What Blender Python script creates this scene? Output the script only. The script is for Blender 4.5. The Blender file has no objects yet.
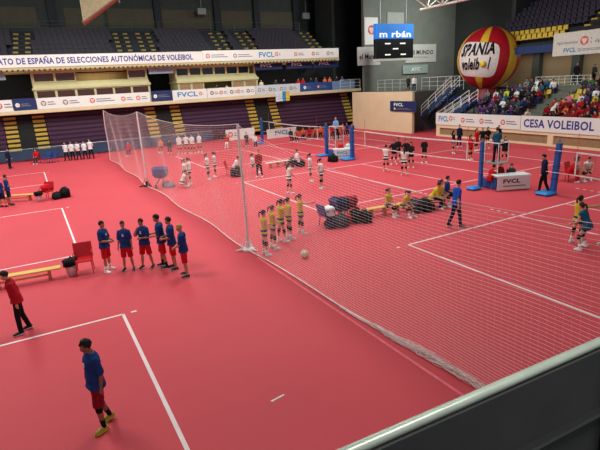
import bpy, math, random
import numpy as np
from mathutils import Vector, Matrix, kdtree

random.seed(7)
S = bpy.context.scene
C = bpy.context.scene.collection
PI = math.pi

# ------------------------------------------------------------------ camera
# world axes: X towards the camera side of the hall, Y along the near stand, Z up
EX = (0.4874108, 0.8715615, -0.0530217)     # camera right
EY = (0.2228164, -0.1828608, -0.9575567)    # camera down
EZ = (-0.8442651, 0.4549094, -0.2833265)    # camera forward
CAM_H = 5.5
FPX = 485.0
cam = bpy.data.objects.new('camera', bpy.data.cameras.new('camera'))
C.objects.link(cam)
cam.matrix_world = Matrix(((EX[0], -EY[0], -EZ[0], 0), (EX[1], -EY[1], -EZ[1], 0), (EX[2], -EY[2], -EZ[2], CAM_H), (0, 0, 0, 1)))
cam.data.sensor_width = 36.0
cam.data.lens = 36.0 * FPX / 600.0
cam.data.clip_start = 0.05
cam.data.clip_end = 300
S.camera = cam

# ------------------------------------------------------------------ light
S.view_settings.view_transform = 'Standard'
S.view_settings.look = 'None'
S.view_settings.gamma = 1
S.view_settings.use_curve_mapping = False
S.view_settings.exposure = 0.0
W = bpy.data.worlds.new('hall_air')
S.world = W
W.use_nodes = True
W.node_tree.nodes['Background'].inputs[0].default_value = (0.86, 0.92, 0.95, 1)
W.node_tree.nodes['Background'].inputs[1].default_value = 0.45


def area(name, loc, sx, sy, power, col=(1, 0.97, 0.93), rot=(0, 0, 0), spread=180):
    l = bpy.data.lights.new(name, 'AREA')
    l.shape = 'RECTANGLE'
    l.size, l.size_y, l.energy, l.color = sx, sy, power, col
    l.spread = math.radians(spread)
    o = bpy.data.objects.new(name, l)
    C.objects.link(o)
    o.location, o.rotation_euler = loc, rot
    return o


for i, x in enumerate((-42, -30, -18, -7)):
    for j, y in enumerate((-5, 8, 21)):
        area('ceiling_lamp', (x, y, 16.5), 5, 3.0, (900, 1000, 930, 130)[i] * (1.04, 1.0, 0.88)[j], (0.93, 1.0, 0.94), spread=150)
# added fill lights that brighten the stand fronts and their banners
for y in (-6, 6, 18, 30, 43):
    area('stand_fill', (-36, y, 15.5), 3, 2, 330 if y < 40 else 620, (0.97, 1.0, 0.94), (0, math.radians(64), 0), spread=90)
for x in (-40, -28, -16):
    area('stand_fill', (x, 20, 15.5), 3, 2, 310, (0.95, 1.0, 0.94), (math.radians(62), 0, 0), spread=85)
area('box_fill', (-52.3, 6.9, 7.42), 0.5, 3.4, 22, (1, 0.9, 0.7))  # added fill that brightens the press box interior
# added fills that brighten the spaces under the upper stands
for y in (-4, 6, 19, 30):
    area('balcony_fill', (-51.9, y, 7.55), 0.4, 7, 90, (1, 0.93, 0.8))
area('concourse_fill', (-26, 41.8, 6.9), 14, 0.4, 160, (1, 0.93, 0.8))  # added to lift the concourse wall beneath the slab
area('stand_fill', (1.0, 2, 9), 1.5, 3, 95, spread=80)  # added fill that brightens the near handrail
# daylight added for the floor's left side; its high windows are assumed, unseen
area('added_daylight', (-30, -16, 13), 30, 5, 1200, (0.93, 0.97, 1.0), (math.radians(55), 0, 0))

# ------------------------------------------------------------------ materials
MATS = {}


def mat(name, col, rough=0.6, metal=0.0, var=0.12, scale=6.0, spec=0.4, bump=0.0, emit=None, alpha=None):
    if name in MATS:
        return MATS[name]
    m = bpy.data.materials.new(name)
    m.use_nodes = True
    nt = m.node_tree
    b = nt.nodes['Principled BSDF']
    tc = nt.nodes.new('ShaderNodeTexCoord')
    nz = nt.nodes.new('ShaderNodeTexNoise')
    nz.inputs['Scale'].default_value = scale
    nz.inputs['Detail'].default_value = 4
    nt.links.new(tc.outputs['Object'], nz.inputs['Vector'])
    rp = nt.nodes.new('ShaderNodeValToRGB')
    rp.color_ramp.elements[0].position = 0.3
    rp.color_ramp.elements[1].position = 0.7
    lo = [max(0, c * (1 - var)) for c in col]
    hi = [min(1, c * (1 + var)) for c in col]
    rp.color_ramp.elements[0].color = (*lo, 1)
    rp.color_ramp.elements[1].color = (*hi, 1)
    nt.links.new(nz.outputs['Fac'], rp.inputs['Fac'])
    nt.links.new(rp.outputs['Color'], b.inputs['Base Color'])
    b.inputs['Roughness'].default_value = rough
    b.inputs['Metallic'].default_value = metal
    b.inputs['Specular IOR Level'].default_value = spec
    if bump:
        bp = nt.nodes.new('ShaderNodeBump')
        bp.inputs['Strength'].default_value = bump
        nt.links.new(nz.outputs['Fac'], bp.inputs['Height'])
        nt.links.new(bp.outputs['Normal'], b.inputs['Normal'])
    if emit:
        b.inputs['Emission Color'].default_value = (*emit[:3], 1)
        b.inputs['Emission Strength'].default_value = emit[3]
    if alpha is not None:
        b.inputs['Alpha'].default_value = alpha
    MATS[name] = m
    return m


def srgb(r, g, b):
    f = lambda c: (c / 255 / 12.92) if c <= 10 else ((c / 255 + 0.055) / 1.055) ** 2.4
    return (f(r), f(g), f(b))


def M(name, r, g, b, **k):
    return mat(name, srgb(r, g, b), **k)


COL = dict(
    white=(232, 232, 232), black=(26, 26, 30), navy=(28, 36, 66), blue=(34, 62, 122), gold=(186, 152, 52), royal=(36, 84, 180), sky=(120, 170, 215), red=(200, 26, 38),
    darkred=(140, 22, 34), yellow=(214, 186, 54), grey=(120, 122, 126), darkgrey=(58, 60, 66), purple=(92, 56, 112), teal=(34, 92, 120),
    orange=(226, 104, 60), pink=(222, 120, 150), green=(60, 110, 80), brown=(90, 64, 48), cream=(222, 206, 176), beige=(196, 180, 150),
    coachred=(178, 30, 44), hair_black=(20, 17, 16), hair_dark=(44, 30, 24), hair_brown=(84, 58, 40), hair_blond=(186, 148, 92), hair_grey=(140, 138, 135), lime=(190, 210, 60))


def cloth(c):
    return M('cloth_' + c, *COL[c], rough=0.85, var=0.1, scale=14, spec=0.15)


def skin(k=0):
    return M('skin_%s' % 'abc'[k], *((208, 152, 122), (186, 126, 96), (150, 98, 72))[k], rough=0.6, var=0.06, scale=20)


# ------------------------------------------------------------------ mesh builder
class MB:
    def __init__(s):
        s.v, s.f, s.mi, s.lab = [], [], [], []
        s.cur = 0

    def add(s, vs, fs):
        n = len(s.v)
        s.v += [tuple(map(float, p)) for p in vs]
        s.f += [tuple(i + n for i in f) for f in fs]
        s.mi += [s.cur] * len(fs)

    def box(s, x0, x1, y0, y1, z0, z1):
        s.add([(x0, y0, z0), (x1, y0, z0), (x1, y1, z0), (x0, y1, z0), (x0, y0, z1), (x1, y0, z1), (x1, y1, z1), (x0, y1, z1)],
              [(0, 3, 2, 1), (4, 5, 6, 7), (0, 1, 5, 4), (1, 2, 6, 5), (2, 3, 7, 6), (3, 0, 4, 7)])

    def bbox(s, x0, x1, y0, y1, z0, z1, b=0.01):
        # chamfered box
        b = min(b, (x1 - x0) / 2.2, (y1 - y0) / 2.2, (z1 - z0) / 2.2)
        prof = [(b, 0), (0, b)]
        def ring(z, i):
            return [(x0 + i, y0 + b, z), (x0 + b, y0 + i, z), (x1 - b, y0 + i, z), (x1 - i, y0 + b, z), (x1 - i, y1 - b, z), (x1 - b, y1 - i, z), (x0 + b, y1 - i, z), (x0 + i, y1 - b, z)]
        def ringin(z):
            return [(x0 + b, y0 + b, z)] * 2 + [(x1 - b, y0 + b, z)] * 2 + [(x1 - b, y1 - b, z)] * 2 + [(x0 + b, y1 - b, z)] * 2
        r = [ring(z0 + b, 0), ring(z1 - b, 0)]
        v = r[0] + r[1] + [(x0 + b, y0 + b, z0), (x1 - b, y0 + b, z0), (x1 - b, y1 - b, z0), (x0 + b, y1 - b, z0), (x0 + b, y0 + b, z1), (x1 - b, y0 + b, z1), (x1 - b, y1 - b, z1), (x0 + b, y1 - b, z1)]
        f = [(i, (i + 1) % 8, 8 + (i + 1) % 8, 8 + i) for i in range(8)]
        f += [(16, 19, 18, 17), (20, 21, 22, 23)]
        for k in range(4):
            a, c = 2 * k, 2 * k + 1
            f += [(c, a, 16 + k), (8 + a, 8 + c, 20 + k)]
            n = (2 * k + 2) % 8
            f += [(n, c, 16 + k, 16 + (k + 1) % 4), (8 + c, 8 + n, 20 + (k + 1) % 4, 20 + k)]
        s.add(v, f)

    def hexa(s, bot, top):
        s.add(list(bot) + list(top), [(0, 3, 2, 1), (4, 5, 6, 7), (0, 1, 5, 4), (1, 2, 6, 5), (2, 3, 7, 6), (3, 0, 4, 7)])

    def rings(s, rs, closed_ends=True):
        n = len(rs[0])
        v = [p for r in rs for p in r]
        f = []
        for k in range(len(rs) - 1):
            for i in range(n):
                j = (i + 1) % n
                f.append((k * n + i, k * n + j, (k + 1) * n + j, (k + 1) * n + i))
        if closed_ends:
            f.append(tuple(range(n))[::-1])
            f.append(tuple(range((len(rs) - 1) * n, len(rs) * n)))
        s.add(v, f)

    def tube(s, pts, rad, n=8, cap=False, label=None):
        pts = [np.array(p, float) for p in pts]
        if not hasattr(rad, '__len__'):
            rad = [rad] * len(pts)
        rad = list(rad)
        if label is not None:
            for k in range(len(pts) - 1):
                L = np.linalg.norm(pts[k + 1] - pts[k])
                m = max(1, int(L / 0.05))
                for q in range(m + 1):
                    s.lab.append((pts[k] + (pts[k + 1] - pts[k]) * q / m, label))
        if cap:
            d0 = pts[0] - pts[1]; d0 /= np.linalg.norm(d0) + 1e-9
            d1 = pts[-1] - pts[-2]; d1 /= np.linalg.norm(d1) + 1e-9
            pts = [pts[0] + d0 * rad[0] * 0.75] + [pts[0] + d0 * rad[0] * 0.45] + pts + [pts[-1] + d1 * rad[-1] * 0.45, pts[-1] + d1 * rad[-1] * 0.75]
            rad = [rad[0] * 0.45, rad[0] * 0.85] + rad + [rad[-1] * 0.85, rad[-1] * 0.45]
        rs = []
        nrm = None
        for k, p in enumerate(pts):
            t = (pts[min(k + 1, len(pts) - 1)] - pts[max(k - 1, 0)])
            t = t / (np.linalg.norm(t) + 1e-9)
            if nrm is None:
                a = np.array([0, 0, 1.0]) if abs(t[2]) < 0.9 else np.array([1.0, 0, 0])
                nrm = np.cross(t, a)
            nrm = nrm - t * (nrm @ t)
            nrm /= np.linalg.norm(nrm) + 1e-9
            bn = np.cross(t, nrm)
            rs.append([p + rad[k] * (math.cos(2 * PI * i / n) * nrm + math.sin(2 * PI * i / n) * bn) for i in range(n)])
        s.rings(rs)

    def ell(s, c, r, n=12, m=8, R=None, fn=None, label=None):
        c = np.array(c, float)
        R = np.eye(3) if R is None else R
        if label is not None:
            s.lab.append((c, label))
        v, f = [], []
        for i in range(1, m):
            a = PI * i / m
            for j in range(n):
                b = 2 * PI * j / n
                p = np.array([r[0] * math.sin(a) * math.cos(b), r[1] * math.sin(a) * math.sin(b), r[2] * math.cos(a)])
                if fn is not None:
                    p = fn(p)
                v.append(c + R @ p)
        pt, pb = np.array([0, 0, r[2]]), np.array([0, 0, -r[2]])
        if fn is not None:
            pt, pb = fn(pt), fn(pb)
        v += [c + R @ pt, c + R @ pb]
        T, B = len(v) - 2, len(v) - 1
        for i in range(m - 2):
            for j in range(n):
                k = (j + 1) % n
                f.append((i * n + j, (i + 1) * n + j, (i + 1) * n + k, i * n + k))
        for j in range(n):
            k = (j + 1) % n
            f.append((T, j, k))
            f.append((B, (m - 2) * n + k, (m - 2) * n + j))
        s.add(v, f)

    def lathe(s, prof, c=(0, 0, 0), n=16):
        s.rings([[(c[0] + r * math.cos(2 * PI * i / n), c[1] + r * math.sin(2 * PI * i / n), c[2] + z) for i in range(n)] for r, z in prof])

    def mesh(s, name='mesh', smooth=False):
        me = bpy.data.meshes.new(name)
        me.from_pydata(s.v, [], s.f)
        if any(s.mi):
            me.polygons.foreach_set('material_index', s.mi)
        if smooth:
            me.polygons.foreach_set('use_smooth', [True] * len(me.polygons))
        me.update()
        return me

    def build(s, name, m, parent=None, smooth=False, origin=False):
        if origin and not parent:
            a = np.array(s.v)
            o = np.array([(a[:, 0].min() + a[:, 0].max()) / 2, (a[:, 1].min() + a[:, 1].max()) / 2, a[:, 2].min()])
            s.v = [tuple(p) for p in a - o]
        me = s.mesh(name, smooth)
        for q in (m if isinstance(m, (list, tuple)) else [m]):
            me.materials.append(q)
        ob = bpy.data.objects.new(name, me)
        C.objects.link(ob)
        ob.parent = parent
        if origin and not parent:
            ob.location = o
        return ob


def thing(name, label, cat, loc=(0, 0, 0), rz=0.0, group=None):
    o = bpy.data.objects.new(name, None)
    C.objects.link(o)
    o.empty_display_size = 0.1
    o.location, o.rotation_euler = loc, (0, 0, rz)
    return tag(o, label, cat, group)


def tag(o, label=None, cat=None, group=None, kind=None):
    if label: o['label'] = label
    if cat: o['category'] = cat
    if group: o['group'] = group
    if kind: o['kind'] = kind
    return o


def struct(name, mb, m, parent=None):
    return tag(mb.build(name, m, parent), kind='structure')


def dup(root, loc=None, rz=None, label=None, group=None):
    r = root.copy(); C.objects.link(r)
    if loc is not None: r.location = loc
    if rz is not None: r.rotation_euler = (0, 0, rz)
    if label: r['label'] = label
    if group: r['group'] = group
    for ch in list(root.children):
        c = ch.copy(); C.objects.link(c); c.parent = r
        for g in ch.children:
            d = g.copy(); C.objects.link(d); d.parent = c
    return r


TXT = {}


def text_mesh(s, size=1.0, bold=0.02, ext=0.004, align='LEFT', shear=0.0, space=1.0, xs=1.0):
    cu = bpy.data.curves.new('lettering', 'FONT')
    cu.body, cu.size, cu.offset, cu.extrude, cu.shear = s, size, bold * size, ext, shear
    cu.align_x = align
    cu.space_character = space
    cu.resolution_u = 2
    o = bpy.data.objects.new('lettering', cu)
    C.objects.link(o)
    dg = bpy.context.evaluated_depsgraph_get()
    me = bpy.data.meshes.new_from_object(o.evaluated_get(dg))
    bpy.data.objects.remove(o)
    bpy.data.curves.remove(cu)
    a = np.zeros(len(me.vertices) * 3)
    me.vertices.foreach_get('co', a)
    a = a.reshape(-1, 3)
    a[:, 0] *= xs
    me.vertices.foreach_set('co', a.ravel())
    return me


FR_BACK = (np.array([0, 1.0, 0]), np.array([0, 0, 1.0]))     # text running along +Y, read from +X
FR_RIGHT = (np.array([1.0, 0, 0]), np.array([0, 0, 1.0]))    # text running along +X, read from -Y


def letters(s, pos, width, height, frame, m, parent, bold=0.02, name='lettering', shear=0.0, space=1.0, fn=None):
    """text fitted in a width x height rectangle with its lower left corner at pos (parent's own coordinates)"""
    me = text_mesh(s, 1.0, (min(bold, 0.045) * 0.62 if fn is None else bold * 0.5), 0.004, shear=shear, space=max(space, 1.06))
    a = np.zeros(len(me.vertices) * 3)
    me.vertices.foreach_get('co', a)
    a = a.reshape(-1, 3)
    mn, mx = a.min(0), a.max(0)
    u = (a[:, 0] - mn[0]) / (mx[0] - mn[0]) * width
    v = (a[:, 1] - mn[1]) / (mx[1] - mn[1]) * height
    w = a[:, 2]
    e1, e2 = frame
    e3 = np.cross(e1, e2)
    p = np.array(pos)[None] + u[:, None] * e1 + v[:, None] * e2 + w[:, None] * e3
    if fn is not None:
        p = fn(u, v, w)
    me.vertices.foreach_set('co', p.ravel())
    me.materials.append(m)
    me.update()
    o = bpy.data.objects.new(name, me)
    C.objects.link(o)
    o.parent = parent
    return o


def quad_slab(mb, pos, e1, e2, w, h, t):
    p = np.array(pos, float); e3 = np.cross(e1, e2)
    b = [p, p + e1 * w, p + e1 * w + e2 * h, p + e2 * h]
    mb.hexa(b, [q + e3 * t for q in b])


def ray(px, py):
    d = [(px - 300) * EX[i] + (py - 225) * EY[i] + FPX * EZ[i] for i in range(3)]
    return d


def G(px, py, z=0.0):
    """the point of the hall floor (or of a deck at height z) measured at a pixel of the photograph"""
    d = ray(px, py)
    t = (z - CAM_H) / d[2]
    return (d[0] * t, d[1] * t, z)


# ================================================================== STRUCTURE
XB, YR = -50.0, 33.0
floor_m = M('red_sports_floor', 208, 70, 81, rough=0.62, var=0.035, scale=0.35, spec=0.25)
b = MB(); b.box(-64, 4, -24, 60, -0.2, 0)
floor = struct('floor', b, floor_m)
line_m = M('white_court_paint', 240, 214, 214, rough=0.6, var=0.05, scale=3)
LW = 0.075


def hl(b, x0, x1, y, w=LW):
    b.box(x0, x1, y - w / 2, y + w / 2, 0.001, 0.005)


def vl(b, x, y0, y1, w=LW):
    b.box(x - w / 2, x + w / 2, y0, y1, 0.001, 0.005)


COURTS = [(-41.0, -32.4), (-26.3, -17.75), (-11.95, -3.4)]
for (x0, x1) in COURTS:
    b = MB()
    ye, ya, yc, yb, yf = 10.56, 16.2, 19.1, 22.0, 27.6
    hl(b, x0, x1, ye); hl(b, x0, x1, yf)
    vl(b, x0, ye, yf); vl(b, x1, ye, yf)
    hl(b, x0, x1, ya); hl(b, x0, x1, yc); hl(b, x0, x1, yb)
    for y in (ya, yb):
        for k in range(4):
            for (xs, sg) in ((x0, -1), (x1, 1)):
                xa = xs + sg * (0.2 + 0.34 * k)
                hl(b, min(xa, xa + sg * 0.15), max(xa, xa + sg * 0.15), y)
    vl(b, x0, ye - 0.5, ye - 0.36)
    struct('floor_court_marking', b, line_m, floor)
for (x0, x1), ye in zip([(-41.0, -35.2), (-26.8, -18.2), (-12.25, -3.6)], (0.55, 0.82, 1.29)):
    b = MB()
    hl(b, x0, x1, ye)
    vl(b, x0, ye - 17, ye); vl(b, x1, ye - 17, ye)
    hl(b, x0, x1, ye - 8.6); hl(b, x0, x1, ye - 5.8)
    vl(b, x0, ye + 0.2, ye + 0.34)
    struct('floor_court_marking', b, line_m, floor)
# thin pink strip along the dividing net
b = MB(); b.box(-14.0, 3, 5.86, 5.93, 0.001, 0.004)
struct('floor_seam_strip', b, M('pink_seam', 240, 104, 118, rough=0.6), floor)

dark_wall = M('dark_green_grey_wall', 62, 70, 68, rough=0.9, var=0.1, scale=1.2)
dark_ceil = M('dark_ceiling', 34, 36, 40, rough=0.95)
cream_m = M('cream_concrete', 214, 196, 160, rough=0.8, var=0.05, scale=1.5)
cream_w = M('pale_cream_wall', 226, 202, 166, rough=0.85, var=0.04, scale=0.8)
conc_dark = M('dark_concrete', 44, 46, 52, rough=0.9, var=0.12, scale=2)
conc_mid = M('grey_green_concrete', 108, 108, 98, rough=0.9, var=0.12, scale=2)

b = MB(); b.box(-64.4, -64, -24, 60, 0, 18); struct('wall_back', b, dark_wall)
b = MB(); b.box(-64, 4, 60, 60.4, 0, 18); struct('wall_right', b, dark_wall)
b = MB(); b.box(-64, 4, -24.4, -24, 0, 18); struct('wall_left', b, dark_wall)
b = MB(); b.box(-64.4, 4, -24.4, 60.4, 18, 18.3); struct('ceiling', b, dark_ceil)

# back stand: solid under the balcony, balcony slab, upper slab
b = MB(); b.box(-56, -52.3, -24, 37.2, 0, 4.0); struct('wall_under_balcony', b, conc_dark)
b = MB(); b.box(-58, -50.35, -24, 36.6, 4.0, 4.3); struct('floor_balcony', b, cream_m)
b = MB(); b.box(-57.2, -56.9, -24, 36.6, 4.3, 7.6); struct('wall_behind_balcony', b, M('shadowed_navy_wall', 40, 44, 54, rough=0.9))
b = MB(); b.box(-60, -50.6, -24, 33.7, 7.62, 7.86); struct('floor_upper_stand', b, cream_m)
b = MB()   # upper stepped terrace
for k in range(8):
    b.box(-59.2, -51.2 - 0.85 * k, -24, 33.0, 7.86 + 0.47 * k, 7.86 + 0.47 * (k + 1))
struct('floor_upper_terrace', b, conc_dark)
b = MB(); b.box(-60.4, -60.0, -24, 34, 7.86, 18); struct('wall_above_upper_stand', b, dark_wall)
tan_panel = M('olive_tan_wall_panel', 88, 84, 70, rough=0.9, var=0.08, scale=1.0)
b = MB()
for (y0, y1) in ((-12, -9.5), (-8.8, -4.4), (-3.6, 3.0), (5.6, 9.5), (9.9, 14.9), (15.8, 21.8), (23.0, 27.0), (28.2, 33.4)):
    b.box(-60.0, -59.9, y0, y1, 12.2, 14.2)
struct('trim_wall_panels', b, tan_panel)
b = MB()
for y in (4.4, 15.3, 22.4, 27.6, 33.2):
    b.box(-60.0, -59.5, y - 0.35, y + 0.35, 11.6, 18)
struct('wall_columns', b, M('dark_column', 44, 50, 54, rough=0.8))
b = MB(); b.box(-60.4, -56.3, 36.6, 37.0, 0, 18); struct('wall_stand_end', b, dark_wall)
# corner beyond the back stand
b = MB(); b.box(-50.55, -50.12, 37.05, 60, 0, 18); struct('wall_corner', b, M('green_grey_corner_wall', 116, 122, 114, rough=0.9, var=0.08, scale=0.8))

# right stand
b = MB(); b.box(-47.0, -37.0, 33.0, 33.3, 0, 4.0); struct('wall_beige_block', b, cream_w)
b = MB(); b.box(-46.5, -38.3, 33.3, 37.5, 0, 3.9); struct('wall_beige_block_rear', b, M('shadow_grey_block', 92, 90, 84, rough=0.9))  # dark tone stands in for the shade of the opening beside it
b = MB()
b.box(-33.7, 3, 33.0, 33.4, 0.0, 0.16); b.box(-33.7, 3, 33.0, 33.4, 0.78, 1.05)
xx = -33.7
while xx < 3:
    b.box(xx, xx + 0.45, 33.0, 33.4, 0.16, 0.78); xx += 5.6
b.box(-33.7, 3, 33.15, 33.3, 0.1, 2.0)
struct('wall_stand_front', b, cream_w)
b = MB()
xx = -33.25
while xx < 2:
    b.box(xx, xx + 5.15, 33.11, 33.16, 0.16, 0.78); xx += 5.6
struct('trim_stand_recess', b, M('tan_recess_panel', 150, 118, 86, rough=0.8))
b = MB()
NR = 8
for r in range(NR):
    b.box(-33.7, 3, 33.4 + 0.85 * r, 41.0, 0.0 if r == 0 else 1.25 + 0.36 * (r - 1), 1.25 + 0.36 * r)
b.box(-33.7, 3, 40.2, 44, 0.5, 4.0)
struct('floor_right_terrace', b, conc_mid)
b = MB(); b.box(-37, 3, 43.5, 43.9, 4.0, 7.0); struct('wall_concourse', b, M('beige_concourse_wall', 150, 134, 106, rough=0.9, var=0.05, scale=0.7))
b = MB()
for xx in (-31.5, -27.6, -24.2, -20):
    b.box(xx, xx + 0.7, 42.9, 43.5, 4.0, 7.0)
struct('wall_concourse_columns', b, dark_wall)
b = MB(); b.box(-33.5, 3, 39.0, 44.2, 6.95, 7.15); struct('floor_upper_right_stand', b, conc_dark)
b = MB(); b.box(-33.5, 3, 38.8, 39.0, 6.75, 7.35); struct('trim_blue_fascia', b, M('blue_fascia', 30, 52, 104, rough=0.6))
b = MB()
for k in range(11):
    b.box(-34.5 + 0.0 * k, 3, 39.2 + 0.85 * k, 49.5, 7.1 + 0.48 * k, 7.1 + 0.48 * (k + 1))
struct('floor_upper_right_terrace', b, conc_dark)
b = MB(); b.box(-54, -34.6, 52, 52.4, 0, 18); b.box(-35.0, -34.6, 44, 52, 0, 18); struct('wall_right_corner', b, dark_wall)
# deck behind the stairs that carries the balloon
b = MB(); b.box(-40, -33.75, 36.9, 43.4, 2.7, 3.0); b.box(-38.5, -33.8, 39.0, 43.4, 0, 2.7)
struct('floor_stair_landing', b, M('blue_landing_edge', 34, 60, 112, rough=0.7))

# ================================================================== BACK STAND FITTINGS
purple_m = M('purple_bench_plastic', 74, 38, 66, rough=0.6, var=0.08, scale=4)
pnose_m = M('dark_violet_nosing', 40, 24, 40, rough=0.6)
step_y = M('yellow_step_paint', 196, 158, 62, rough=0.7, var=0.08, scale=5)
step_d = M('dark_aisle_step', 30, 28, 30, rough=0.8)
NRW, Z0, RISE, SETB = 9, 0.45, 0.385, 0.19
SECT = [(-20, -1.75, 'left'), (1.65, 10.65, 'l'), (14.3, 21.65, 'c'), (25.5, 34.35, 'r')]
names = ['purple retractable bleacher at the far left, under the white ribbon board', 'purple retractable bleacher behind the row of white shirts',
         'purple retractable bleacher behind the white advertising boards, middle of the far wall', 'purple retractable bleacher behind the team in orange, by the beige wall']
for (y0, y1, _), lb in zip(SECT, names):
    t = thing('retractable_bleacher', lb, 'bleacher', (XB, (y0 + y1) / 2, 0), group='retractable bleachers on the far wall')
    hw = (y1 - y0) / 2
    for k in range(NRW):
        b = MB()
        x = -SETB * k
        z = Z0 + RISE * k
        b.bbox(x - 0.42, x, -hw, hw, z, z + RISE - 0.09, 0.02)
        n = b.build('bench_row', purple_m, t)
        q = MB(); q.bbox(x - 0.4, x + 0.02, -hw, hw, z + RISE - 0.09, z + RISE - 0.012, 0.015)
        q.build('bench_edge', pnose_m, n)
    b = MB(); b.box(-2.0, -0.06, -hw, hw, 0.0, Z0)
    b.build('base_skirt', step_d, t)
for (y0, y1), lb in zip(((-1.75, 1.65), (10.65, 14.3), (21.65, 25.5), (34.35, 37.0)),
                        ('dark aisle with yellow steps at the far left of the purple bleachers', 'dark aisle with yellow steps right of the white-shirted row',
                         'dark aisle with yellow steps under the hanging striped flag', 'dark aisle with one yellow flight beside the beige wall')):
    t = thing('aisle_steps', lb, 'steps', (XB, (y0 + y1) / 2, 0), group='stepped aisles between the bleachers')
    hw = (y1 - y0) / 2
    for k in range(NRW):
        x, z = -SETB * k, Z0 + RISE * k
        b = MB(); b.box(x - 0.45, x - 0.05, -hw + 1.05, hw - (1.05 if y1 < 36 else 0.02), max(0, z - 0.45), z + RISE - 0.1)
        b.build('step', step_d, t)
        for sg in ((-1, 1) if y1 < 36 else (-1,)):
            b = MB()
            ya, yb = (-hw + 0.05, -hw + 1.05) if sg < 0 else (hw - 1.05, hw - 0.05)
            b.bbox(x - 0.42, x, ya, yb, z + 0.02, z + RISE - 0.13, 0.02)
            b.build('yellow_step', step_y, t)
            b = MB(); b.box(x - 0.40, x - 0.06, ya, yb, z + RISE - 0.13, z + RISE + 0.02)
            b.build('riser', step_d, t)

# blue padded barrier at the foot of the bleachers
blue_tarp = M('steel_blue_tarpaulin', 44, 66, 92, rough=0.7, var=0.15, scale=2)
steel = M('grey_steel', 150, 155, 160, rough=0.4, metal=0.6)
white_metal = M('white_painted_metal', 228, 228, 226, rough=0.45, spec=0.4)
white_board = M('white_vinyl', 226, 224, 220, rough=0.55, var=0.03)
navy_board = M('navy_vinyl', 26, 44, 92, rough=0.55, var=0.08)
sky_board = M('cyan_blue_vinyl', 88, 150, 196, rough=0.55)
ink_blue = M('violet_blue_ink', 54, 52, 132, rough=0.6)
ink_teal = M('teal_blue_ink', 40, 128, 176, rough=0.6)
ink_red = M('red_ink', 196, 78, 78, rough=0.6)
ink_grey = M('grey_ink', 120, 120, 130, rough=0.6)
ink_black = M('black_ink', 24, 24, 28, rough=0.6)
ink_white = M('white_ink', 236, 238, 240, rough=0.6)


def barrier(y0, y1, label):
    t = thing('crowd_barrier', label, 'barrier', (-49.2, (y0 + y1) / 2, 0), group='blue covered barriers along the far wall')
    hw = (y1 - y0) / 2 - 0.03
    b = MB(); b.bbox(-0.03, 0.03, -hw, hw, 0.12, 0.98, 0.02); b.build('cover', blue_tarp, t)
    b = MB()
    b.tube([(0, -hw, 1.08), (0, hw, 1.08)], 0.03, 6)
    for y in (-hw + 0.05, 0, hw - 0.05):
        b.tube([(0, y, 0), (0, y, 1.08)], 0.025, 6)
    b.build('rail', steel, t)


ys = [-13.5, -10, -6.6, -3.2, 0.2, 3.6, 7.0, 10.4, 13.6, 16.8]
wh = ['far left, behind the man in navy', 'third from the left end', 'left of the dark aisle', 'crossing the first yellow aisle', 'behind the red chair by the wall', 'behind the row of white shirts',
      'right of the row of white shirts', 'crossing the second yellow aisle', 'behind the group of white shirts at the net']
for k in range(9):
    barrier(ys[k], ys[k + 1], 'blue covered barrier, ' + wh[k])


# ---- advertising bands
def mark(parent, frame, pos, w, h, m, name='logo'):
    """a small round emblem with a bar of lettering beside it, as unreadable marks on the board"""
    e1, e2 = frame
    e3 = np.cross(e1, e2)
    b = MB()
    p = np.array(pos)
    r = h * 0.36
    c = p + e1 * r + e2 * h * 0.5
    ring0 = [c + e3 * 0.002 + r * (math.cos(a) * e1 + math.sin(a) * e2) for a in np.linspace(0, 2 * PI, 13)[:-1]]
    b.rings([ring0, [q + e3 * 0.01 for q in ring0]])
    b.build(name, m, parent)
    b = MB()
    ring0 = [c + e3 * 0.008 + r * (0.62 + 0.12 * math.sin(3 * a)) * (math.cos(a) * e1 + math.sin(a) * e2) for a in np.linspace(0, 2 * PI, 25)[:-1]]
    b.rings([ring0, [q + e3 * 0.01 for q in ring0]])
    b.build('emblem_core', M('emblem_cream', 226, 196, 180, rough=0.6), parent)
    for k in range(2):
        b = MB(); quad_slab(b, p + e1 * (r * 2.5) + e2 * h * (0.28 + 0.3 * k) + e3 * 0.002, e1, e2, (w - r * 2.5) * (1 - 0.2 * k), h * 0.12, 0.008)
        b.build('caption_bar', ink_grey, parent)


def board(name, label, cat, pos, frame, w, h, m, t=0.06, texts=(), marks=(), group=None):
    e1, e2 = frame
    e3 = np.cross(e1, e2)
    rt = thing(name, label, cat, tuple(pos), group=group)
    b = MB(); quad_slab(b, -e3 * t, e1, e2, w, h, t)
    b.build('panel', m, rt)
    for (s, x, z, tw, th, mm, bold) in texts:
        letters(s, e1 * x + e2 * z + e3 * 0.006, tw, th, frame, mm, rt, bold)
    for (x, z, mw, mh, mm) in marks:
        mark(rt, frame, e1 * x + e2 * z, mw, mh, mm)
    return rt


def fvcl(x, z, w, h, c=None):
    return [('FVCL', x, z, w * 0.7, h, c or ink_teal, 0.05)]


BX = -50.3
BZ, BH = 4.36, 0.95
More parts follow.
